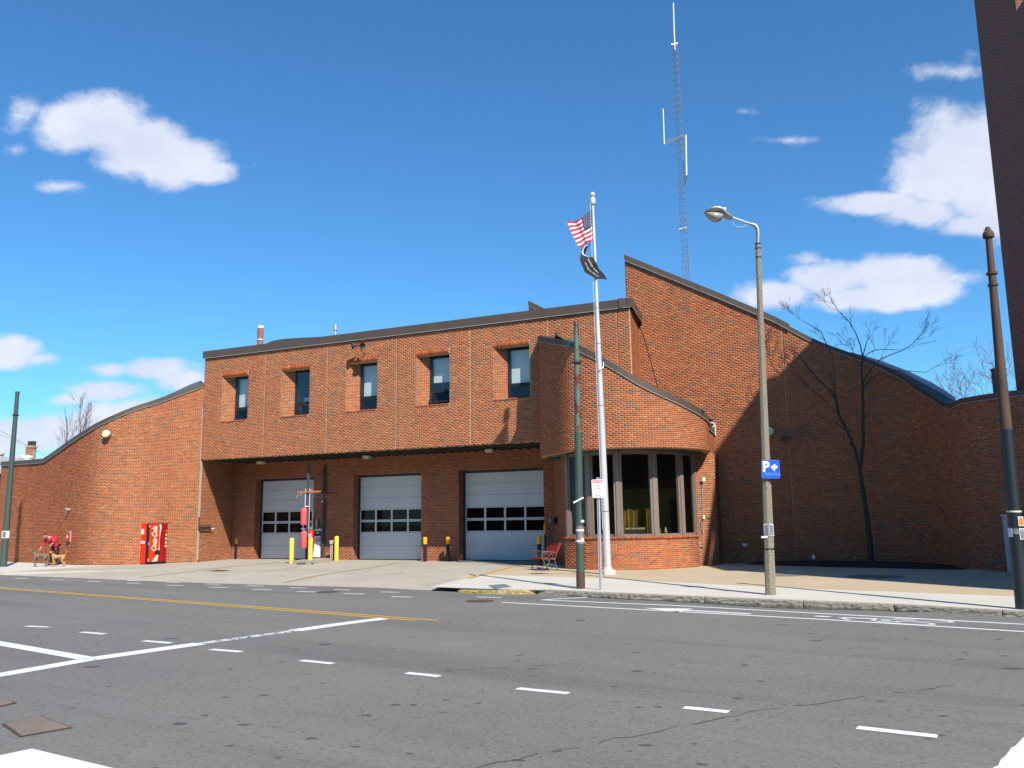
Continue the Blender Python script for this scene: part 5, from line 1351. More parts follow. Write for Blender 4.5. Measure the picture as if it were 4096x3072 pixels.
for px, py, w_, h_, m1, m2 in ((4090,2085,.13,.17,'paper','orange'),(4095,2135,.12,.20,'paper','paper_dark')):
    q = P(at(px,py,rb_.y).z); c_ = Vector((q.x+.05, q.y-.108, q.z))
    f_ = MB().box(tuple(c_), (w_,.006,h_), .35).build('flyer', M[m1], t); MB().box((c_.x,c_.y-.006,c_.z), (w_-.03,.006,h_-.03), .35).build('print', M[m2], f_)
q = P(at(4070,2125,rb_.y).z); MB().tube([q-Vector((0,0,.05)), q+Vector((0,0,.05))], .122, 18).build('tape', M['paper_dark'], t)
MB().box((q.x-.125,q.y-.04,q.z-.02), (.004,.09,.16), .3).build('flyer', M['paper'], t)
# grey utility cabinet by the end wall
cb0 = Vector((14.62,25.55,0)); t = thing('utility_cabinet', cb0, 'tall pale grey utility cabinet against the shaded end wall behind the rusty pole', 'cabinet')
MB().box((14.75,25.55,.82), (.42,.40,1.62), .5).build('body', M['cabinet'], t)
MB().box((14.75,25.55,1.66), (.47,.45,.07), .5).build('lid', M['cabinet'], t)
mb = MB()
for k in range(5): mb.box((14.62,25.32,.12+k*.05), (.30,.012,.012), .5)
mb.build('vent', M['iron'], t); MB().box((14.50,25.28,.95), (.03,.04,.2), .5).build('handle', M['iron'], t)

# ------------------------------------------------------------------ tow zone sign
tb_ = gr(2403,2360); t = thing('tow_zone_sign', tb_, 'white and red TOW ZONE sign on a thin galvanised post', 'sign')
ztop = at(2392,1910,tb_.y).z; lx_ = (at(2392,1910,tb_.y).x-tb_.x)/ztop
TP = lambda z: Vector((tb_.x+lx_*z, tb_.y, z))
mb = MB(); mb.bar(TP(0), TP(ztop), .045, .012); mb.bar(TP(0)+Vector((-.024,.012,0)), TP(ztop)+Vector((-.024,.012,0)), .006, .03); mb.bar(TP(0)+Vector((.024,.012,0)), TP(ztop)+Vector((.024,.012,0)), .006, .03)
mb.build('post', M['galv'], t)
c_ = at(2391.5,1955,tb_.y)+Vector((0,-.03,0)); ex = Vector((1,0,-.0)); ez = Vector((-.035,0,1)).normalized(); ny = Vector((0,-1,0))
mb = MB(); plate_mesh(mb, rrect(c_, ex, ez, .305, .457, .035), ny, .006); pn_ = mb.build('panel', M['sign_white'], t)
mb = MB(); P = rrect(c_+ny*.005, ex, ez, .28, .43, .025); Q = rrect(c_+ny*.005, ex, ez, .268, .418, .02); k = len(P)
mb.add(P+Q, [(i,(i+1)%k,k+(i+1)%k,k+i) for i in range(k)]); mb.add([c_+ny*.006+ex*x+ez*y for x, y in ((-.134,.205),(.134,.205),(.134,.135),(-.134,.135))], [(3,2,1,0)])
mb.build('red_band', M['sign_red'], pn_)
mb = MB(); letters(mb, 'TOW ZONE', c_+ez*.168, ex, ez, .072, push=.009, bold=.002, xs=.74); mb.build('lettering', M['sign_white'], pn_)
mb = MB()
for body, dy, sz in (('NO',.075,.085),('STOPPING',.0,.06),('Fire',-.065,.06),('House',-.125,.06)): letters(mb, body, c_+ez*dy, ex, ez, sz, push=.007, xs=.85)
mb.build('lettering', M['sign_red'], pn_)
mb = MB(); mb.add([c_+ny*.007+ex*x+ez*y for x, y in ((-.08,-.175),(-.035,-.155),(-.035,-.17),(.06,-.17),(.06,-.18),(-.035,-.18),(-.035,-.195))], [tuple(range(7))[::-1]]); mb.build('arrow', M['black'], pn_)

# ------------------------------------------------------------------ bollards
def bollard(px, py, label, kind, h=1.05, d=None, scale=1):
    b = gr(px, py) if d is None else Vector((at(px,py,d).x, d, 0))
    if kind == 'sleeve':
        t = thing('bollard', b, label, 'bollard', 'black bollards with yellow tops by the garage doors')
        MB().tube([b, b+Vector((0,0,h-.28))], .083, 16).build('post', M['black'], t, smooth=True)
        MB().lathe([(.086,h-.30),(.090,h-.27),(.090,h-.02),(.080,h),(.02,h+.01)], (b.x,b.y,0), 16).build('sleeve', M['amber'], t, smooth=True)
    else:
        t = thing('bollard', b, label, 'bollard', 'yellow bollards round the fuel island')
        MB().lathe([(.105,0),(.105,h-.03),(.095,h-.0),(.06,h+.025),(.0,h+.03)], (b.x,b.y,0), 18).build('post', M['yellow'], t, smooth=True)
    return t, b
bollard(944,2237,'black bollard with yellow top left of the first garage door','sleeve')
bollard(1700,2246,'black bollard with yellow top just right of the middle garage door','sleeve')
bollard(1792,2246,'black bollard with yellow top left of the widest garage door','sleeve')
bollard(2158,2262,'black bollard with dull yellow top beside the bench','sleeve', h=1.12)
q_ = fa(fs(2189,2160,RD)[0], 0, RD-.25)
t = thing('corner_guard', q_, 'orange reflective guard on the brick corner behind the bench', 'corner guard')
MB().box((q_.x,q_.y,1.35), (.09,.06,.42), -.43).build('strip', M['amber'], t); MB().box((q_.x,q_.y,.57), (.06,.05,1.14), -.43).build('stem', M['black'], t)
bollard(1165,2254,'yellow bollard at the left end of the fuel island','yellow', h=1.08)
bollard(1240,2252,'yellow bollard in front of the red cylinders','yellow', h=1.08)
bollard(1345,2243,'yellow bollard at the right end of the fuel island','yellow', h=1.10)

# ------------------------------------------------------------------ fuel island
ip = [gr(x,y) for x,y in ((1170,2256),(1232,2257.5),(1330,2246),(1272,2244))]
t = thing('fuel_island', sum(ip,Vector())/4, 'low concrete island under the fuel pump', 'island')
cI = sum(ip,Vector())/4
MB().prism([(p.x,p.y) for p in ip], 0, .14).build('slab', M['apron'], t)
p1 = gr(1226,2250); p1.z = 0; ztp = at(1224,1853,p1.y).z
t = thing('steel_post', p1, 'dark blue steel post rising from the fuel island', 'post')
MB().box((p1.x,p1.y,ztp/2+.07), (.13,.13,ztp-.14), .2).build('post', M['navy'], t)
mb = MB(); za, zb = at(1220,1955,p1.y).z, at(1220,2026,p1.y).z
for sx_ in (-.10,.09): mb.bar((p1.x+sx_,p1.y-.09,za), (p1.x+sx_,p1.y-.09,zb), .022)
mb.bar((p1.x-.11,p1.y-.09,zb), (p1.x+.10,p1.y-.09,zb), .035); mb.bar((p1.x+.09,p1.y-.09,zb), (p1.x+.09,p1.y-.09,.3), .018)
mb.build('conduit', M['far_white'], t)
p2 = gr(1291,2240); p2.z = 0; ztp2 = at(1290,1862,p2.y).z
t = thing('steel_post', p2, 'dark blue steel post behind the white fuel pump', 'post')
MB().box((p2.x,p2.y,ztp2/2), (.12,.12,ztp2), .2).build('post', M['navy'], t)
MB().box((p2.x-.06,p2.y-.1,at(1286,2006,p2.y).z), (.06,.05,.13)).build('tag', M['far_white'], t)
# timber rail with hooks
r0, r1 = at(1190,1969,p1.y-.15), at(1325,1972,p2.y-.1); mid = (r0+r1)/2
t = thing('hook_rail', mid, 'orange timber rail hung with metal hooks across the steel posts', 'rail')
MB().bar(r0, at(1283,1966,p1.y-.1), .05, .07).build('rail', M['wood'], t)
MB().bar(at(1255,1970,p1.y), r1, .05, .05).build('rail', M['brown_rust'], t)
for k in range(12):
    q = r0.lerp(r1, .03+k/12.5); 
    if 2 <= k <= 3: continue
    MB().tube([q, q+Vector((0,-.03,-.10)), q+Vector((-.03,-.05,-.14)), q+Vector((-.07 if k < 6 else .05,-.07,-.26))], .012, 5).build('hook', M['galv'], t)
MB().bar(at(1228,1958,p1.y-.1), at(1250,1956,p1.y+.2), .03).build('bracket', M['galv'], t)
MB().bar(at(1230,1966,p1.y-.1), at(1252,1962,p1.y+.2), .03).build('bracket', M['galv'], t)
def cylinder_tank(px, py0, py1, Y, r_, label, m, valve=True, name='gas_cylinder'):
    a = at(px, py1, Y); z0, z1 = a.z, at(px,py0,Y).z; t = thing(name, a, label, 'cylinder'); H_ = z1-z0
    MB().lathe([(r_*.94,0),(r_,.02),(r_,H_*.86),(r_*.9,H_*.93),(r_*.6,H_*.98),(r_*.2,H_)], tuple(a), 20).build('body', M[m], t, smooth=True)
    mb = MB()
    for f_ in (.08,.42,.60): mb.lathe([(r_+.001,H_*f_-.008),(r_+.006,H_*f_-.006),(r_+.006,H_*f_+.006),(r_+.001,H_*f_+.008)], tuple(a), 20)
    mb.build('hoop', M['pink'], t)
    if valve:
        MB().tube([a+Vector((0,0,H_)), a+Vector((0,0,H_+.10))], .03, 8).build('neck', M[m], t)
        MB().bar(a+Vector((-.13,-.02,H_+.09)), a+Vector((.05,-.02,H_+.10)), .03).build('valve', M['galv'], t)
    return t, a, H_
Yc = p1.y-.22
cylinder_tank(1214.5,2030,2100,Yc,.145,'upper faded pink cylinder hung on the steel post','pink',False)
cylinder_tank(1214.5,2124,2193,Yc,.145,'lower faded pink cylinder with a small white label','pink')
t, a, H_ = cylinder_tank(1243,2121,2193,Yc+.12,.135,'red cylinder with a grey label behind the yellow bollard','red')
MB().box((a.x-.02,a.y-.137,a.z+H_*.72), (.15,.01,.17)).build('label', M['cam_grey'], t)
MB().tube([a+Vector((0,0,H_+.1)), a+Vector((-.04,-.03,H_+.18)), a+Vector((.03,-.03,H_+.2)), a+Vector((.07,0,H_+.12))], .010, 5).build('gauge_pipe', M['galv'], t)
# fuel pump
fpb = (gr(1261,2240), gr(1291,2237)); pc = Vector(((fpb[0].x+fpb[1].x)/2, fpb[0].y+.25, .14))
t = thing('fuel_pump', pc, 'white fuel pump with a black display and red lettering', 'fuel pump')
zf = at(1277,2120,pc.y-.2).z; zd = at(1277,2144,pc.y-.2).z; pw = (fpb[1]-fpb[0]).length*.98; A_ = -.06
MB().box((pc.x,pc.y,.14+(zd-.14)/2), (pw,.42,zd-.14), A_).build('cabinet', M['sign_white'], t)
MB().box((pc.x,pc.y,(zd+zf)/2), (pw+.01,.43,zf-zd-.002), A_).build('display', M['black'], t)
MB().box((pc.x,pc.y-.05,zf+.0), (pw-.02,.4,.10), A_).build('top_cover', M['cream'], t)
MB().box((pc.x-.02,pc.y-.22,(zd+zf)/2+.01), (.16,.02,.07), A_).build('counter', M['cream'], t)
mb = MB(); ex = Vector((math.cos(A_),math.sin(A_),0)); c_ = Vector((pc.x+.02,pc.y-.222,1.02))
letters(mb, 'DIESEL', c_+Vector((0,0,.09)), ex, (0,0,1), .075, push=.004, bold=.002); 
mb2 = MB()
for k in range(4): mb2.add([c_+ex*x+Vector((0,-.004,z)) for x, z in ((-.11,.03-k*.055),(.11,.03-k*.055),(.11,.0-k*.055),(-.11,.0-k*.055))], [(0,1,2,3)[::-1]])
mb2.build('printed_notice', M['pink'], t)
MB().tube([(pc.x-.12,pc.y-.1,zf), (pc.x-.10,pc.y-.1,at(1270,2075,pc.y).z)], .035, 8).build('mast', M['far_white'], t)
MB().tube([(pc.x-.27,pc.y-.2,.5), (pc.x-.27,pc.y-.2,at(1252,2040,pc.y).z)], .04, 8).build('hose_mast', M['far_white'], t)
hz = at(1252,2076,pc.y).z
MB().tube([(pc.x-.22,pc.y-.25,hz), (pc.x-.19,pc.y-.27,1.5), (pc.x-.17,pc.y-.3,.6), (pc.x-.2,pc.y-.5,.05), (pc.x-.5,pc.y-.8,.03), (pc.x-.85,pc.y-.7,.04), (pc.x-1.1,pc.y-.5,.10), (pc.x-1.14,pc.y-.35,.25)], .022, 7).build('hose', M['iron'], t, smooth='all')
MB().tube([(pc.x+.0,pc.y-.2,at(1275,2075,pc.y).z), (pc.x+.07,pc.y-.23,1.55), (pc.x+.09,pc.y-.24,1.42)], .02, 6).build('nozzle_hose', M['iron'], t)
MB().tube([(pc.x+.09,pc.y-.25,1.50), (pc.x+.09,pc.y-.25,1.38)], .032, 7).build('nozzle', M['far_white'], t)
q = gr(1204,2258); MB().box((q.x,q.y,.03), (.36,.08,.05), -.05).build('hose_swivel', M['iron'], t)
q = gr(1250,2257); MB().box((q.x,q.y,.03), (.10,.08,.06), .3).build('hose_swivel', M['iron'], t)
q = gr(1328,2242); q.y -= .1
t = thing('electric_box', q, 'grey electrical box on two white conduits beside the fuel pump', 'electrical box')
zb_ = at(1328,2168,q.y).z
MB().box((q.x,q.y,zb_), (.19,.12,.17)).build('box', M['cam_grey'], t)
for sx_ in (-.04,.03): MB().tube([(q.x+sx_,q.y,0),(q.x+sx_,q.y,zb_-.08)], .016, 6).build('conduit', M['far_white'], t)
MB().box((q.x+.09,q.y+.02,.4), (.09,.09,.8)).build('pedestal', M['door_frame'], t)

# ------------------------------------------------------------------ vending machine
vb = gr(588,2258.5); fr_ = Vector((.55,.835,0)).normalized(); bk = Vector((-.835,.55,0)).normalized()
t = thing('vending_machine', vb, 'red drinks vending machine standing against the curved brick wall', 'vending machine')
W_, D_, H_ = .95, .84, 1.83
VP_ = lambda a, b, z: vb+fr_*a+bk*b+Vector((0,0,z))
def vbox(mb, a0, a1, b0, b1, z0, z1):
    vs = [VP_(a,b,z) for z in (z0,z1) for b in (b0,b1) for a in (a0,a1)]
    return mb.add(vs, [(0,2,3,1),(4,5,7,6),(0,1,5,4),(2,6,7,3),(0,4,6,2),(1,3,7,5)])
cab = vbox(MB(), 0.0, W_, .17, D_, .04, H_).build('cabinet', M['vend_red'], t)
dr = vbox(MB(), 0, W_, 0, .165, .06, H_).build('door', M['black'], t)
mb = MB(); vbox(mb, .02, W_-.02, .03, D_-.05, 0, .06); mb.build('plinth', M['black'], t)
vbox(MB(), .05, .80, -.006, .0, .12, H_-.04).build('graphic_panel', M['vend_red'], dr)
vbox(MB(), .55, .80, -.008, -.006, .12, H_-.04).build('dark_graphic', M['vend_dark_red'], dr)
vbox(MB(), .82, W_-.02, -.012, .0, .12, H_-.04).build('selection_strip', M['vend_dark_red'], dr)
mb = MB(); wv = [(.56,.1),(.60,.08),(.585,.07),(.565,.05),(.56,.035),(.555,.02),(.56,.02),(.565,.03),(.56,.05),(.54,.07),(.50,.10),(.42,.20),(.36,.26)]
L_, R_ = [], []
for k in range(len(wv)):
    z = H_-.05-(H_-.18)*k/(len(wv)-1); L_.append(VP_(wv[k][0]-wv[k][1]*.45, -.010, z)); R_.append(VP_(wv[k][0]+wv[k][1]*.45, -.010, z))
mb.add(L_+R_, [(i,i+1,len(wv)+i+1,len(wv)+i) for i in range(len(wv)-1)]); mb.build('white_wave', M['cream'], dr)
mb = MB(); letters(mb, 'Coca-Cola', VP_(.30,-.012,1.12), Vector((0,0,1)), -fr_, .36, push=-.0, shear=.35, bold=.012, xs=.72)
mb.v = [tuple(Vector(p)) for p in mb.v]; mb.build('lettering', M['cream'], dr)
mb = MB(); letters(mb, 'Coke', VP_(.0,.17+.33,1.0)-fr_*.004, -bk, (0,0,1), .23, push=.003, bold=.008); mb.build('lettering', M['sign_white'], cab)
mb = MB(); p = [VP_(-.004,b,z) for b, z in ((.34,1.34),(.66,1.34),(.66,1.58),(.34,1.58))]; mb.add(p, [(0,1,2,3)[::-1]]); mb.build('notice', M['paper'], cab)
vbox(MB(), .35, .60, -.02, -.004, .42, .62).build('dispensing_flap', M['black'], dr)
mb = MB()
for z in (1.70,.92,.20): vbox(mb, .0, .05, -.015, .0, z-.06, z+.06)
mb.build('hinge', M['galv'], dr)
for k, m in enumerate(('pink','yellow','cream','cream','cream')):
    vbox(MB(), .85, .92, -.02, -.012, 1.42-k*.17, 1.52-k*.17).build('selection_button', M[m], dr)

# ------------------------------------------------------------------ bench
bb = gr(2219,2283); t = thing('bench', bb, 'red slatted bench with ornate iron ends before the turret', 'bench')
# the bench faces left; its length runs away from the viewer
ln = Vector((-.35,.937,0)).normalized(); fw_ = Vector((-.937,-.35,0)).normalized(); BL = 1.05
BP = lambda a, f_, z: bb+ln*a+fw_*f_+Vector((0,0,z))
for k in range(5): MB().bar(BP(-.02,.02+.10*k,.43-.015*abs(k-3)), BP(BL,.02+.10*k,.43-.015*abs(k-3)), .085, .03, up=(0,0,1)).build('seat_slat', M['bench_red'], t)
for k in range(4): MB().bar(BP(-.02,-.07-.055*k,.55+.11*k), BP(BL,-.07-.055*k,.55+.11*k), .10, .025, up=tuple(fw_+Vector((0,0,.4)))).build('back_slat', M['bench_red'], t)
for a in (.03, BL-.08):
    mb = MB()
    for pts in ([(.46,0),(.44,.12),(.36,.25),(.42,.40)], [(-.12,0),(-.10,.14),(-.02,.27),(-.04,.42)], [(.42,.40),(.2,.36),(-.04,.42),(-.10,.6),(-.18,.8),(-.24,.95)], [(.42,.40),(.47,.52),(.44,.62),(.3,.65),(.1,.63),(-.10,.60)], [(.40,.14),(.2,.24),(-.08,.14)], [(.2,.24),(.18,.36)]):
        mb.tube([BP(a,f_,z) for f_, z in pts], .020, 6)
    for (cf, cz, r_) in ((.30,.52,.075),(.10,.50,.07),(.17,.13,.07)):
        mb.tube([BP(a,cf+r_*math.cos(k*.785),cz+r_*math.sin(k*.785)) for k in range(9)], .012, 5, cap=False)
    mb.box(tuple(BP(a,.47,.015)), (.10,.07,.03)); mb.box(tuple(BP(a,-.13,.015)), (.10,.07,.03))
    mb.build('end_frame', M['iron_grey' if a < .5 else 'iron'], t)

# ------------------------------------------------------------------ mulch bed
mpts = [(3150,2254),(3300,2248),(3450,2243),(3620,2244),(3760,2259),(3850,2276),(3870,2280),(3700,2277.5),(3500,2275),(3300,2272),(3140,2268)]
pts = [gr(x,y) for x,y in mpts]; bed = [(8.6,32.6),(9.8,32.7),(11.5,32.1),(13.2,31.4),(14.1,30.6),(14.4,29.2),(14.3,27.9),(14.2,27.4),(13.3,27.8),(12.0,28.8),(10.6,30.0),(9.4,31.2)]
cx_ = sum(p[0] for p in bed)/len(bed); cy_ = sum(p[1] for p in bed)/len(bed); mb = MB(); vs = [(cx_,cy_,.16)]; rg = random.Random(2)
for k_, (f_, z) in enumerate(((.5,.13),(.85,.09),(1,.0))):
    for p in smooth(bed+[bed[0]], 3)[:-1]: vs.append((cx_+(p[0]-cx_)*f_, cy_+(p[1]-cy_)*f_, z+rg.uniform(-.02,.03)*(f_<1)))
n = (len(vs)-1)//3
mb.add(vs, [(0,1+i,1+(i+1)%n) for i in range(n)]+[(1+r_*n+i,1+(r_+1)*n+i,1+(r_+1)*n+(i+1)%n,1+r_*n+(i+1)%n) for r_ in range(2) for i in range(n)])
mb.build('mulch_bed', M['mulch'], kind='structure')

# ------------------------------------------------------------------ trees
def grow(mb, tw, p, d, L, r, depth, rg, up=.12, spread=.55, minr=.006, kids=(2,3), seglen=4):
    pts = [p.copy()]; rad = [r]; q = p.copy(); dd = d.copy()
    for i in range(seglen):
        dd = (dd+Vector((rg.gauss(0,.11),rg.gauss(0,.11),rg.gauss(0,.08)+up*.35))).normalized(); q = q+dd*(L/seglen); pts.append(q.copy()); rad.append(max(minr,r*(1-.45*(i+1)/seglen)))
    (mb if r > .02 else tw).tube(pts, rad, 6 if r > .04 else (4 if r > .012 else 3), cap=False)
    if depth <= 0: return
    for k in range(rg.randint(*kids)):
        i = rg.randint(max(1,seglen//2), seglen) if k else seglen
        ax_ = dd.cross(Vector((rg.gauss(0,1),rg.gauss(0,1),rg.gauss(0,1)))).normalized()
        nd = (Matrix.Rotation(rg.uniform(.35,1)*spread*(1 if k else .6),3,ax_) @ dd).normalized()
        grow(mb, tw, pts[i], nd, L*rg.uniform(.6,.82), rad[i]*rg.uniform(.55,.72), depth-1, rg, up, spread, minr, kids, seglen)
def bare_tree(name, base, h, r, label, seed, depth=5, m='bark', spread=.7, minr=.008, group=None, kids=(2,3), straight=.3, n_main=5):
    rg = random.Random(seed); t = thing(name, base, label, 'tree', group); tr_, cr = MB(), MB()
    pts = [Vector(base)+Vector((rg.gauss(0,.02)*h*i/4, rg.gauss(0,.02)*h*i/4, h*straight*i/4)) for i in range(5)]
    tr_.tube(pts, [r*(1-.08*i) for i in range(5)], 8)
    for k in range(n_main):
        a = 2*math.pi*k/n_main+rg.uniform(-.4,.4); tilt = rg.uniform(.25,.75) if k else .08
        grow(tr_, cr, pts[-1 if k < 2 else rg.choice((-1,-2))], Vector((math.cos(a)*math.sin(tilt), math.sin(a)*math.sin(tilt), math.cos(tilt))), h*rg.uniform(.20,.27), r*.55, depth, rg, .12, spread, minr, kids)
    tr_.build('trunk', M[m], t); cr.build('crown', M[m], t); return t
# the bare tree in the bed: its main limbs as they stand, twigs grown from them
rg = random.Random(21); TY = 29.6; tb3 = gr(3486,2262); TY = tb3.y
t = thing('bare_tree', tb3, 'bare forked tree growing in the shaded bed before the tall wall', 'tree')
tr_, cr = MB(), MB()
def limb(pp, r0, r1, dy=0.0, twigs=4, tl=.7, y0=0.0):
    n = len(pp); pts = []; r0 *= (.78 if twigs else 1); r1 *= .75; twigs = int(twigs*.6+.5); tl *= .85
    for i, (x, y) in enumerate(pp): pts.append(at(x, y, TY+y0+dy*i/max(1,n-1)))
    tr_.tube(pts, [r0+(r1-r0)*i/(n-1) for i in range(n)], 8 if r0 > .05 else 5, cap=False)
    for k in range(twigs):
        i = rg.randint(max(1,n//3), n-1) if k else n-1; d = (pts[i]-pts[i-1]).normalized()
        ax_ = d.cross(Vector((rg.gauss(0,1),rg.gauss(0,1),rg.gauss(0,1)))).normalized()
        nd = (Matrix.Rotation(rg.uniform(.2,.9) if k else .15,3,ax_) @ d)
        grow(cr, cr, pts[i], nd, tl*rg.uniform(.7,1.2), max(.009,r1*.7), 3, rg, .10, .65, .0042, (2,3), 3)
    return pts
limb([(3486,2262),(3478,2150),(3462,2030),(3445,1920),(3438,1870)], .115, .085, 0, 0)
limb([(3438,1872),(3420,1800),(3392,1730),(3358,1665),(3344,1600),(3320,1560),(3277,1522),(3233,1471),(3208,1433)], .085, .028, .5, 7, .9)
limb([(3350,1650),(3340,1590),(3332,1540),(3322,1480)], .035, .016, -.6, 5, .7)
limb([(3440,1872),(3452,1780),(3452,1690),(3451,1591),(3451,1540),(3446,1480),(3450,1425)], .09, .045, -.3, 3, .9)
limb([(3450,1428),(3442,1382),(3423,1332),(3397,1287),(3353,1243),(3334,1215)], .032, .009, .4, 7, .42, -.3)
limb([(3353,1243),(3325,1232),(3308,1222),(3302,1210)], .009, .006, .1, 3, .3, -.1)
limb([(3452,1430),(3475,1412),(3499,1401),(3530,1397),(3559,1398),(3590,1400)], .022, .012, .5, 4, .6)
limb([(3452,1530),(3480,1480),(3521,1438),(3570,1416),(3612,1401),(3650,1376),(3669,1358)], .032, .010, -.4, 9, .5)
limb([(3452,1560),(3478,1520),(3515,1498),(3574,1483),(3640,1484),(3701,1490),(3745,1465)], .030, .009, .4, 8, .5)
limb([(3446,1470),(3425,1440),(3410,1400),(3400,1378),(3385,1365)], .020, .010, .6, 6, .45)
limb([(3350,1640),(3330,1430),(3300,1362),(3283,1325),(3240,1300),(3200,1278),(3176,1258)], .030, .007, 1.0, 8, .4)
limb([(3392,1730),(3345,1690),(3290,1670),(3240,1690),(3190,1720)], .022, .008, -.3, 6, .6)
limb([(3420,1800),(3370,1745),(3300,1735),(3230,1760)], .022, .008, .3, 6, .6)
limb([(3358,1665),(3300,1600),(3240,1555),(3180,1500),(3148,1458),(3196,1449)], .022, .008, -.9, 4, .4)
limb([(3240,1555),(3190,1490),(3140,1440),(3100,1418),(3050,1416)], .014, .007, -.9, 5, .4, -.5)
tr_.build('trunk', M['bark'], t); cr.build('crown', M['twig'], t)
# distant trees and roofs
b = at(205,2120,85); bare_tree('bare_tree', Vector((b.x,85,0)), 8.3, .24, 'spreading bare tree behind the low left end of the curved wall', 4, 5, 'bark_light', 1.0, .016, n_main=7, kids=(2,4))
b = at(60,2120,95); bare_tree('bare_tree', Vector((b.x,95,0)), 8.6, .18, 'small bare tree far left behind the green pole', 9, 5, 'bark_light', .8, .022, n_main=5)
b = at(330,2120,90); bare_tree('bare_tree', Vector((b.x,90,0)), 8.8, .18, 'low bare tree half hidden behind the curved wall', 19, 5, 'bark_light', .8, .022, n_main=5)
for px, topy, sd_, lab in ((320,1590,5,'tallest slim bare poplar rising behind the curved wall'),(270,1668,6,'shorter slim bare poplar behind the curved wall'),(345,1640,8,'thin bare poplar just right of the tallest one')):
    zt = at(px, topy, 75).z; b = at(px, 2120, 75); rg = random.Random(sd_); t = thing('bare_poplar', (b.x,75,0), lab, 'tree'); a_, c_ = MB(), MB()
    xt = at(px,topy,75).x; pts = [Vector((b.x+(xt-b.x)*k/8+rg.gauss(0,.05),75,zt*k/8)) for k in range(9)]; a_.tube(pts, [.12*(1-.105*k) for k in range(9)], 6)
    for k in range(26):
        z = rg.uniform(.5,.97); i = int(z*8); p = pts[i].lerp(pts[min(8,i+1)], z*8-i); an = rg.uniform(0,6.28)
        grow(c_, c_, p, Vector((.42*math.cos(an),.42*math.sin(an),.9)).normalized(), 2.2*(1.05-z)+.5, .018, 2, rg, .2, .4, .010, (1,3), 3)
    a_.build('trunk', M['bark_light'], t); c_.build('crown', M['bark_light'], t)
b = at(4110,2120,52); bare_tree('bare_tree', Vector((b.x,52,0)), 12.3, .26, 'large bare tree beyond the end wall behind the rusty pole', 14, 5, 'bark_light', .85, .009, n_main=8, kids=(2,3))
b = at(3840,2120,95); zt_ = at(3850,1560,95).z; bare_tree('bare_tree', Vector((b.x,95,0)), zt_*.78, .3, 'pale rounded treetop peeping over the notch of the roof', 17, 6, 'bark_light', .8, .03, n_main=7, kids=(2,4))
def chimney(px0, px1, pyt, Y, z0, label, m, pots=True):
    a, b = at(px0, pyt, Y), at(px1, pyt, Y); c_ = (a+b)/2; t = thing('chimney', (c_.x,Y,z0), label, 'chimney'); w = b.x-a.x
    pl_ = [(a.x,Y),(b.x,Y)]
    wall('stack', pl_, z0, a.z, th=w, parent=t, mortar='mortar')
    MB().box((c_.x,Y+w/2,a.z+.06), (w+.1,w+.1,.12)).build('cap', M[m], t)
    if pots:
        for s_ in (-.25,.25): MB().lathe([(.14,0),(.16,.35),(.18,.36)], (c_.x+s_*w,Y+.3,a.z+.1), 10).build('pot', M['iron'], t)
chimney(103,131,1790,60,5,'red brick chimney with two dark pots behind the low left wall','mortar')
chimney(-4,8,1820,62,5,'reddish chimney at the extreme left edge','mortar', False)
c_ = at(105,1830,55); t = thing('roof_fan', c_, 'white round roof fan on the low roof at the left', 'roof fan')
MB().lathe([(.36,-1.2),(.36,-.1),(.40,-.05),(.40,.05),(.3,.12),(.05,.16)], tuple(c_), 18).build('hood', M['far_white'], t, smooth=True)
a, b = at(3980,1478,45), at(4004,1478,45); t = thing('chimney', (a.x,45,4), 'dark narrow chimney beyond the end wall beside the rusty pole', 'chimney')
MB().box(((a.x+b.x)/2,45.2,(a.z+4)/2), (b.x-a.x,.4,a.z-4)).build('stack', M['rust'], t); MB().box(((a.x+b.x)/2,45.2,a.z+.04), (b.x-a.x+.08,.5,.1)).build('cap', M['iron'], t)
# pale building whose fascia just enters at the left edge
t = thing('white_building', (-33,50,0), 'pale building with a white fascia at the extreme left edge', 'building')
xr = at(7,1860,50).x
MB().box((xr-4,52,2.6), (8,4,5.1)).build('wall', M['brown_rust'], t); MB().box((xr-3.95,51.8,5.0+.35), (8.1,4.4,1.0)).build('fascia', M['far_white'], t)
# trolley wires
for k, (y0, y1, y2) in enumerate(((1690,1755,1790),(1718,1760,1800))):
    A, B_, C_ = at(-60,y0,39.5), at(60,y1,39.2), at(190,y2+30,48)
    t = thing('trolley_wire', A, ('upper' if k == 0 else 'lower')+' thin overhead wire at the left edge', 'wire'); MB().tube([A,B_,C_], .008, 4).build('wire', M['black'], t)

# ------------------------------------------------------------------ person with two dogs
def skin(name, verts, edges, m, parent, sub=2, root=0):
    me = bpy.data.meshes.new(name); o = orig(parent); me.from_pydata([Vector(v[:3]) for v in verts], edges, [])
    ob = bpy.data.objects.new(name, me); C.objects.link(ob); ob.modifiers.new('skin','SKIN')
    if not me.skin_vertices: me.skin_vertices.new()
    for i, v in enumerate(verts):
        sv = me.skin_vertices[0].data[i]; r_ = v[3]; sv.radius = (r_, v[4] if len(v) > 4 else r_); sv.use_root = (i == root)
    ss = ob.modifiers.new('sub','SUBSURF'); ss.levels = sub; ss.render_levels = sub
    dg = bpy.context.evaluated_depsgraph_get(); nm = bpy.data.meshes.new_from_object(ob.evaluated_get(dg)); nm.name = name
    bpy.data.objects.remove(ob); nm.materials.clear(); nm.materials.append(M[m])
    ob = bpy.data.objects.new(name, nm); C.objects.link(ob); ob.parent = parent; nm.polygons.foreach_set('use_smooth',[True]*len(nm.polygons)); return ob
pb = gr(204,2261.5); t = thing('person', pb, 'person in a red jacket and black cap bending to stroke the grey dog', 'person')
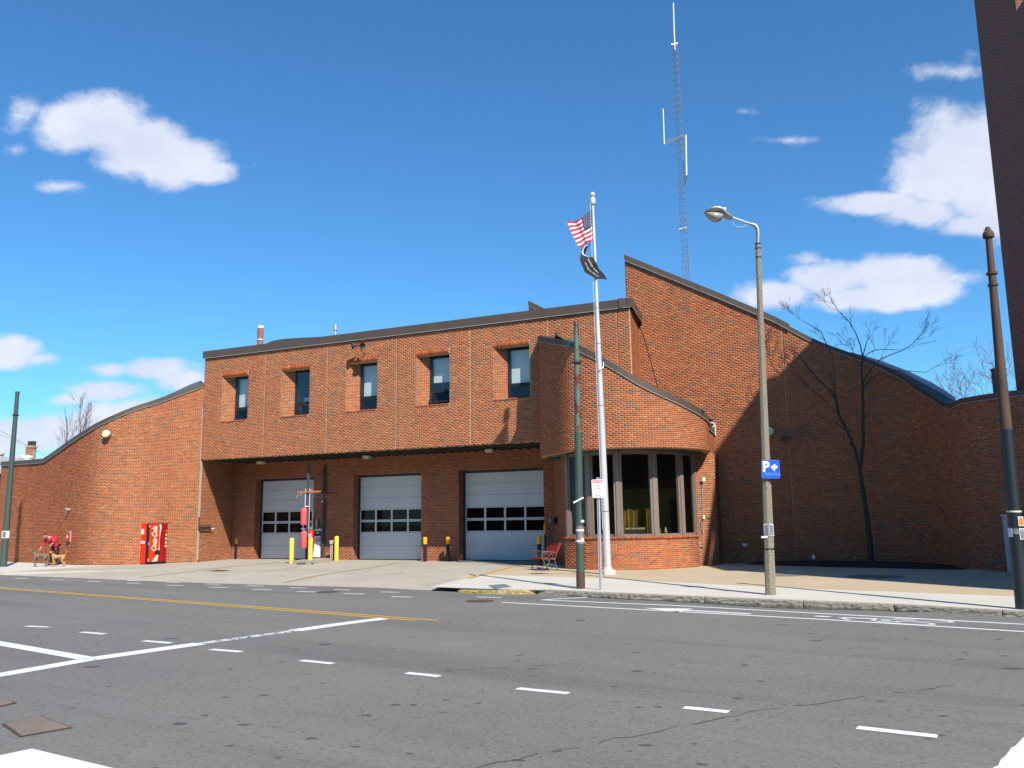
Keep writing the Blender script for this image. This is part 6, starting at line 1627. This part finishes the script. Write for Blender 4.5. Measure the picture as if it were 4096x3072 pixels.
# local axes: x to the right, y away, z up; bending over to the left and towards the viewer
V_ = [(0.10,.10,.88,.13),(0.07,.02,1.02,.14),(0.0,-.10,1.16,.17),(-.08,-.20,1.27,.15),(-.13,-.26,1.30,.065),(-.17,-.31,1.31,.07),(-.20,-.36,1.32,.095),(-.215,-.40,1.28,.075),
      (-.19,-.02,1.22,.07),(-.33,-.10,1.02,.05),(-.44,-.16,.80,.038),(-.47,-.17,.76,.035),
      (.12,-.30,1.20,.07),(.26,-.34,1.10,.05),(.20,-.36,.98,.038),(.12,-.36,.94,.036),
      (.03,.08,.84,.095),(-.02,.0,.48,.062),(-.05,.04,.09,.042),(-.08,-.08,.05,.036),
      (.19,.12,.84,.095),(.20,.05,.47,.062),(.17,.10,.09,.042),(.16,-.02,.05,.036)]
E_ = [(0,1),(1,2),(2,3),(3,4),(4,5),(5,6),(6,7),(3,8),(8,9),(9,10),(10,11),(3,12),(12,13),(13,14),(14,15),(0,16),(16,17),(17,18),(18,19),(0,20),(20,21),(21,22),(22,23)]
body = skin('body', [(*v[:3], v[3]*(.62 if i in (0,1,2,3,8,9,12,13,16,17,20,21) else (.8 if i in (4,18,22) else 1))) for i, v in enumerate(V_)], E_, 'skin', t)
jk = [(*v[:3], v[3]+.022) for v in V_]
skin('jacket', [jk[0]]+jk[1:5]+[jk[8],jk[9],(-.42,-.15,.83,.055),jk[12],jk[13],(.215,-.355,1.0,.055),(.13,.13,.80,.15)], [(0,1),(1,2),(2,3),(3,5),(5,6),(6,7),(3,8),(8,9),(9,10),(0,11)], 'jacket', t)
skin('trousers', [(*V_[0][:3],.145),(*V_[16][:3],.115),(*V_[17][:3],.088),(-.05,.04,.10,.07),(*V_[20][:3],.115),(*V_[21][:3],.088),(.17,.10,.10,.07)], [(0,1),(1,2),(2,3),(0,4),(4,5),(5,6)], 'trousers', t)
for s0_, s1_ in (((-.04,.07),(-.09,-.13)),((.18,.13),(.16,-.07))):
    skin('shoe', [(s0_[0],s0_[1],.045,.045),((s0_[0]+s1_[0])/2,(s0_[1]+s1_[1])/2,.045,.05),(s1_[0],s1_[1],.035,.036)], [(0,1),(1,2)], 'shoe', t)
skin('cap', [(-.19,-.34,1.36,.095),(-.205,-.37,1.385,.085),(-.15,-.33,1.45,.02)], [(0,1),(1,2)], 'cap', t)
skin('visor', [(-.24,-.42,1.335,.055,.015),(-.26,-.47,1.315,.045,.012)], [(0,1)], 'cap', t, 1)
for hx, hy, hz, sg in ((-.47,-.17,.75,1),(.12,-.36,.93,-1)):
    for k in range(4):
        o_x = (k-1.5)*.018; fl_ = (.065,.075,.07,.055)[k]
        skin('finger', [(hx+o_x,hy-.01,hz,.010),(hx+o_x-.01*sg,hy-.02,hz-fl_*.5,.0085),(hx+o_x-.015*sg,hy-.01,hz-fl_,.007)], [(0,1),(1,2)], 'skin', body, 1)
    skin('thumb', [(hx+.03*sg,hy,hz+.01,.011),(hx+.05*sg,hy-.02,hz-.02,.009),(hx+.05*sg,hy-.025,hz-.045,.008)], [(0,1),(1,2)], 'skin', body, 1)
for ex_, ey_ in ((-.25,-.435),(-.205,-.465)): MB().lathe([(.008,-.008),(.010,0),(.006,.009)], tuple(pb+Vector((ex_,ey_,1.285))), 6).build('eye', M['black'], body)
skin('nose', [(-.235,-.445,1.275,.012),(-.245,-.468,1.258,.010)], [(0,1)], 'skin', body, 1)
skin('ear', [(-.12,-.40,1.30,.018),(-.115,-.40,1.275,.014)], [(0,1)], 'skin', body, 1)
def dog(base, label, m, flip, S_, head, tail, extra=0):
    t = thing('dog', base, label, 'dog'); f = -1 if flip else 1
    q = lambda x, y, z, r_, r2=None: (x*f*S_, y*S_, z*S_, r_*S_)
    # trunk from chest (x=.24) to hips (x=-.24); the head end points to +x*f
    V = [q(0,0,.47,.088), q(.13,0,.46,.105), q(.24,0,.49,.095), q(-.12,0,.49,.076), q(-.24,0,.49,.080), q(.31,-.01,.58,.062)]
    V += [q(*h) for h in head]; nh = 6; Eg = [(0,1),(1,2),(0,3),(3,4),(2,5),(5,6)]+[(6+i,7+i) for i in range(len(head)-1)]
    k = len(V); V += [q(-.29,0,.53,.026)]+[q(*h) for h in tail]; Eg += [(4,k)]+[(k+i,k+i+1) for i in range(len(tail))]
    for sy in (-1,1):
        k = len(V); V += [q(.23,sy*.06,.36,.045), q(.22,sy*.065,.20,.026), q(.235,sy*.065,.05,.020), q(.265,sy*.065,.025,.024)]; Eg += [(2,k),(k,k+1),(k+1,k+2),(k+2,k+3)]
        k = len(V); V += [q(-.22,sy*.065,.38,.062), q(-.17,sy*.07,.27,.040), q(-.29,sy*.07,.17,.024), q(-.26,sy*.07,.045,.020), q(-.225,sy*.07,.022,.023)]; Eg += [(4,k),(k,k+1),(k+1,k+2),(k+2,k+3),(k+3,k+4)]
    b_ = skin('body', V, Eg, m, t); return t, b_, q
db = gr(161,2266.5); db = Vector((db.x,db.y,0))
t, b_, q = dog(db, 'grey brown dog standing at the left with its head raised to be stroked', 'dog_grey', True, 1.0, [(.35,-.03,.68,.058),(.37,-.05,.74,.066),(.42,-.10,.72,.040),(.46,-.15,.69,.028)], [(-.34,0,.48,.018),(-.37,.0,.38,.013),(-.37,.0,.30,.009)])
for sy in (-1,1): skin('ear', [q(.34,-.05+sy*.05,.77,.025), q(.30,-.05+sy*.075,.72,.018)], [(0,1)], 'dog_grey', b_, 1)
MB().tube([db+Vector((-.33,-.045,.62)), db+Vector((-.34,-.08,.64)), db+Vector((-.30,-.05,.655)), db+Vector((-.29,.04,.65))], .010, 5).build('collar', M['black'], b_)
db = gr(233,2266.5); db = Vector((db.x,db.y,0))
t, b_, q = dog(db, 'tan dog with a curled tail standing before the person and facing the viewer', 'dog_tan', True, .92, [(.32,-.08,.66,.058),(.32,-.12,.70,.064),(.31,-.19,.67,.040),(.31,-.24,.65,.028)], [(-.33,0,.62,.018),(-.36,0,.70,.015),(-.33,0,.77,.012),(-.26,0,.79,.009)])
for sx_ in (-1,1): skin('ear', [q(.32+sx_*.055,-.10,.74,.024), q(.32+sx_*.08,-.12,.70,.018)], [(0,1)], 'dog_tan', b_, 1)
MB().tube([db+Vector((-.34,-.10,.56)), db+Vector((-.29,-.12,.55)), db+Vector((-.24,-.09,.57))], .010, 5).build('collar', M['red'], b_)
# litter against the shaded wall
for px, py, lab in ((3255,2240,'crumpled plastic bag at the edge of the mulch bed'),(3423,2245,'small scrap of paper in the mulch below the tree')):
    q_ = at(px, py, 31.5); q_.z = .16; s_ = .14 if px < 3300 else .06
    t = thing('litter', q_, lab, 'litter'); rg = random.Random(px); n = 9
    vs = [(q_.x+s_*math.cos(k*.7)*rg.uniform(.4,1), q_.y+s_*math.sin(k*.7)*rg.uniform(.4,1), q_.z+rg.uniform(0,s_*1.3)) for k in range(n)]+[(q_.x,q_.y,q_.z+s_*1.5)]
    MB().add(vs, [(k,(k+1)%n,n) for k in range(n)]).build('scrap', M['paper'], t)

# ------------------------------------------------------------------ unseen row across the street, added behind the viewer to cut skylight
row = thing('added_street_row', (0,-16,0), kind='structure')
rg = random.Random(8); d_ = Vector((.825,-.565,0)); n_f = Vector((.565,.825,0)); o_ = Vector((0,-14,0)); x = -48
while x < 46:
    w = rg.uniform(9,14); h = rg.uniform(8.5,12.5); c_ = o_+d_*(x+w/2)-n_f*6
    MB().box((c_.x,c_.y,h/2), (w-.4,12,h), math.atan2(d_.y,d_.x)).build('building', M[rg.choice(('row_brick','row_clapboard','row_brick'))], row)
    wb = MB(); k = 1.4
    while k < w-1.6:
        for z in (1.9,5.0,8.0):
            if z+1 < h: q = o_+d_*(x+k)+n_f*.03; wb.box((q.x,q.y,z), (1.1,.12,1.6), math.atan2(d_.y,d_.x))
        k += 2.6
    wb.build('windows', M['door_frame'], row, kind='stuff'); x += w+rg.uniform(0,2.5)
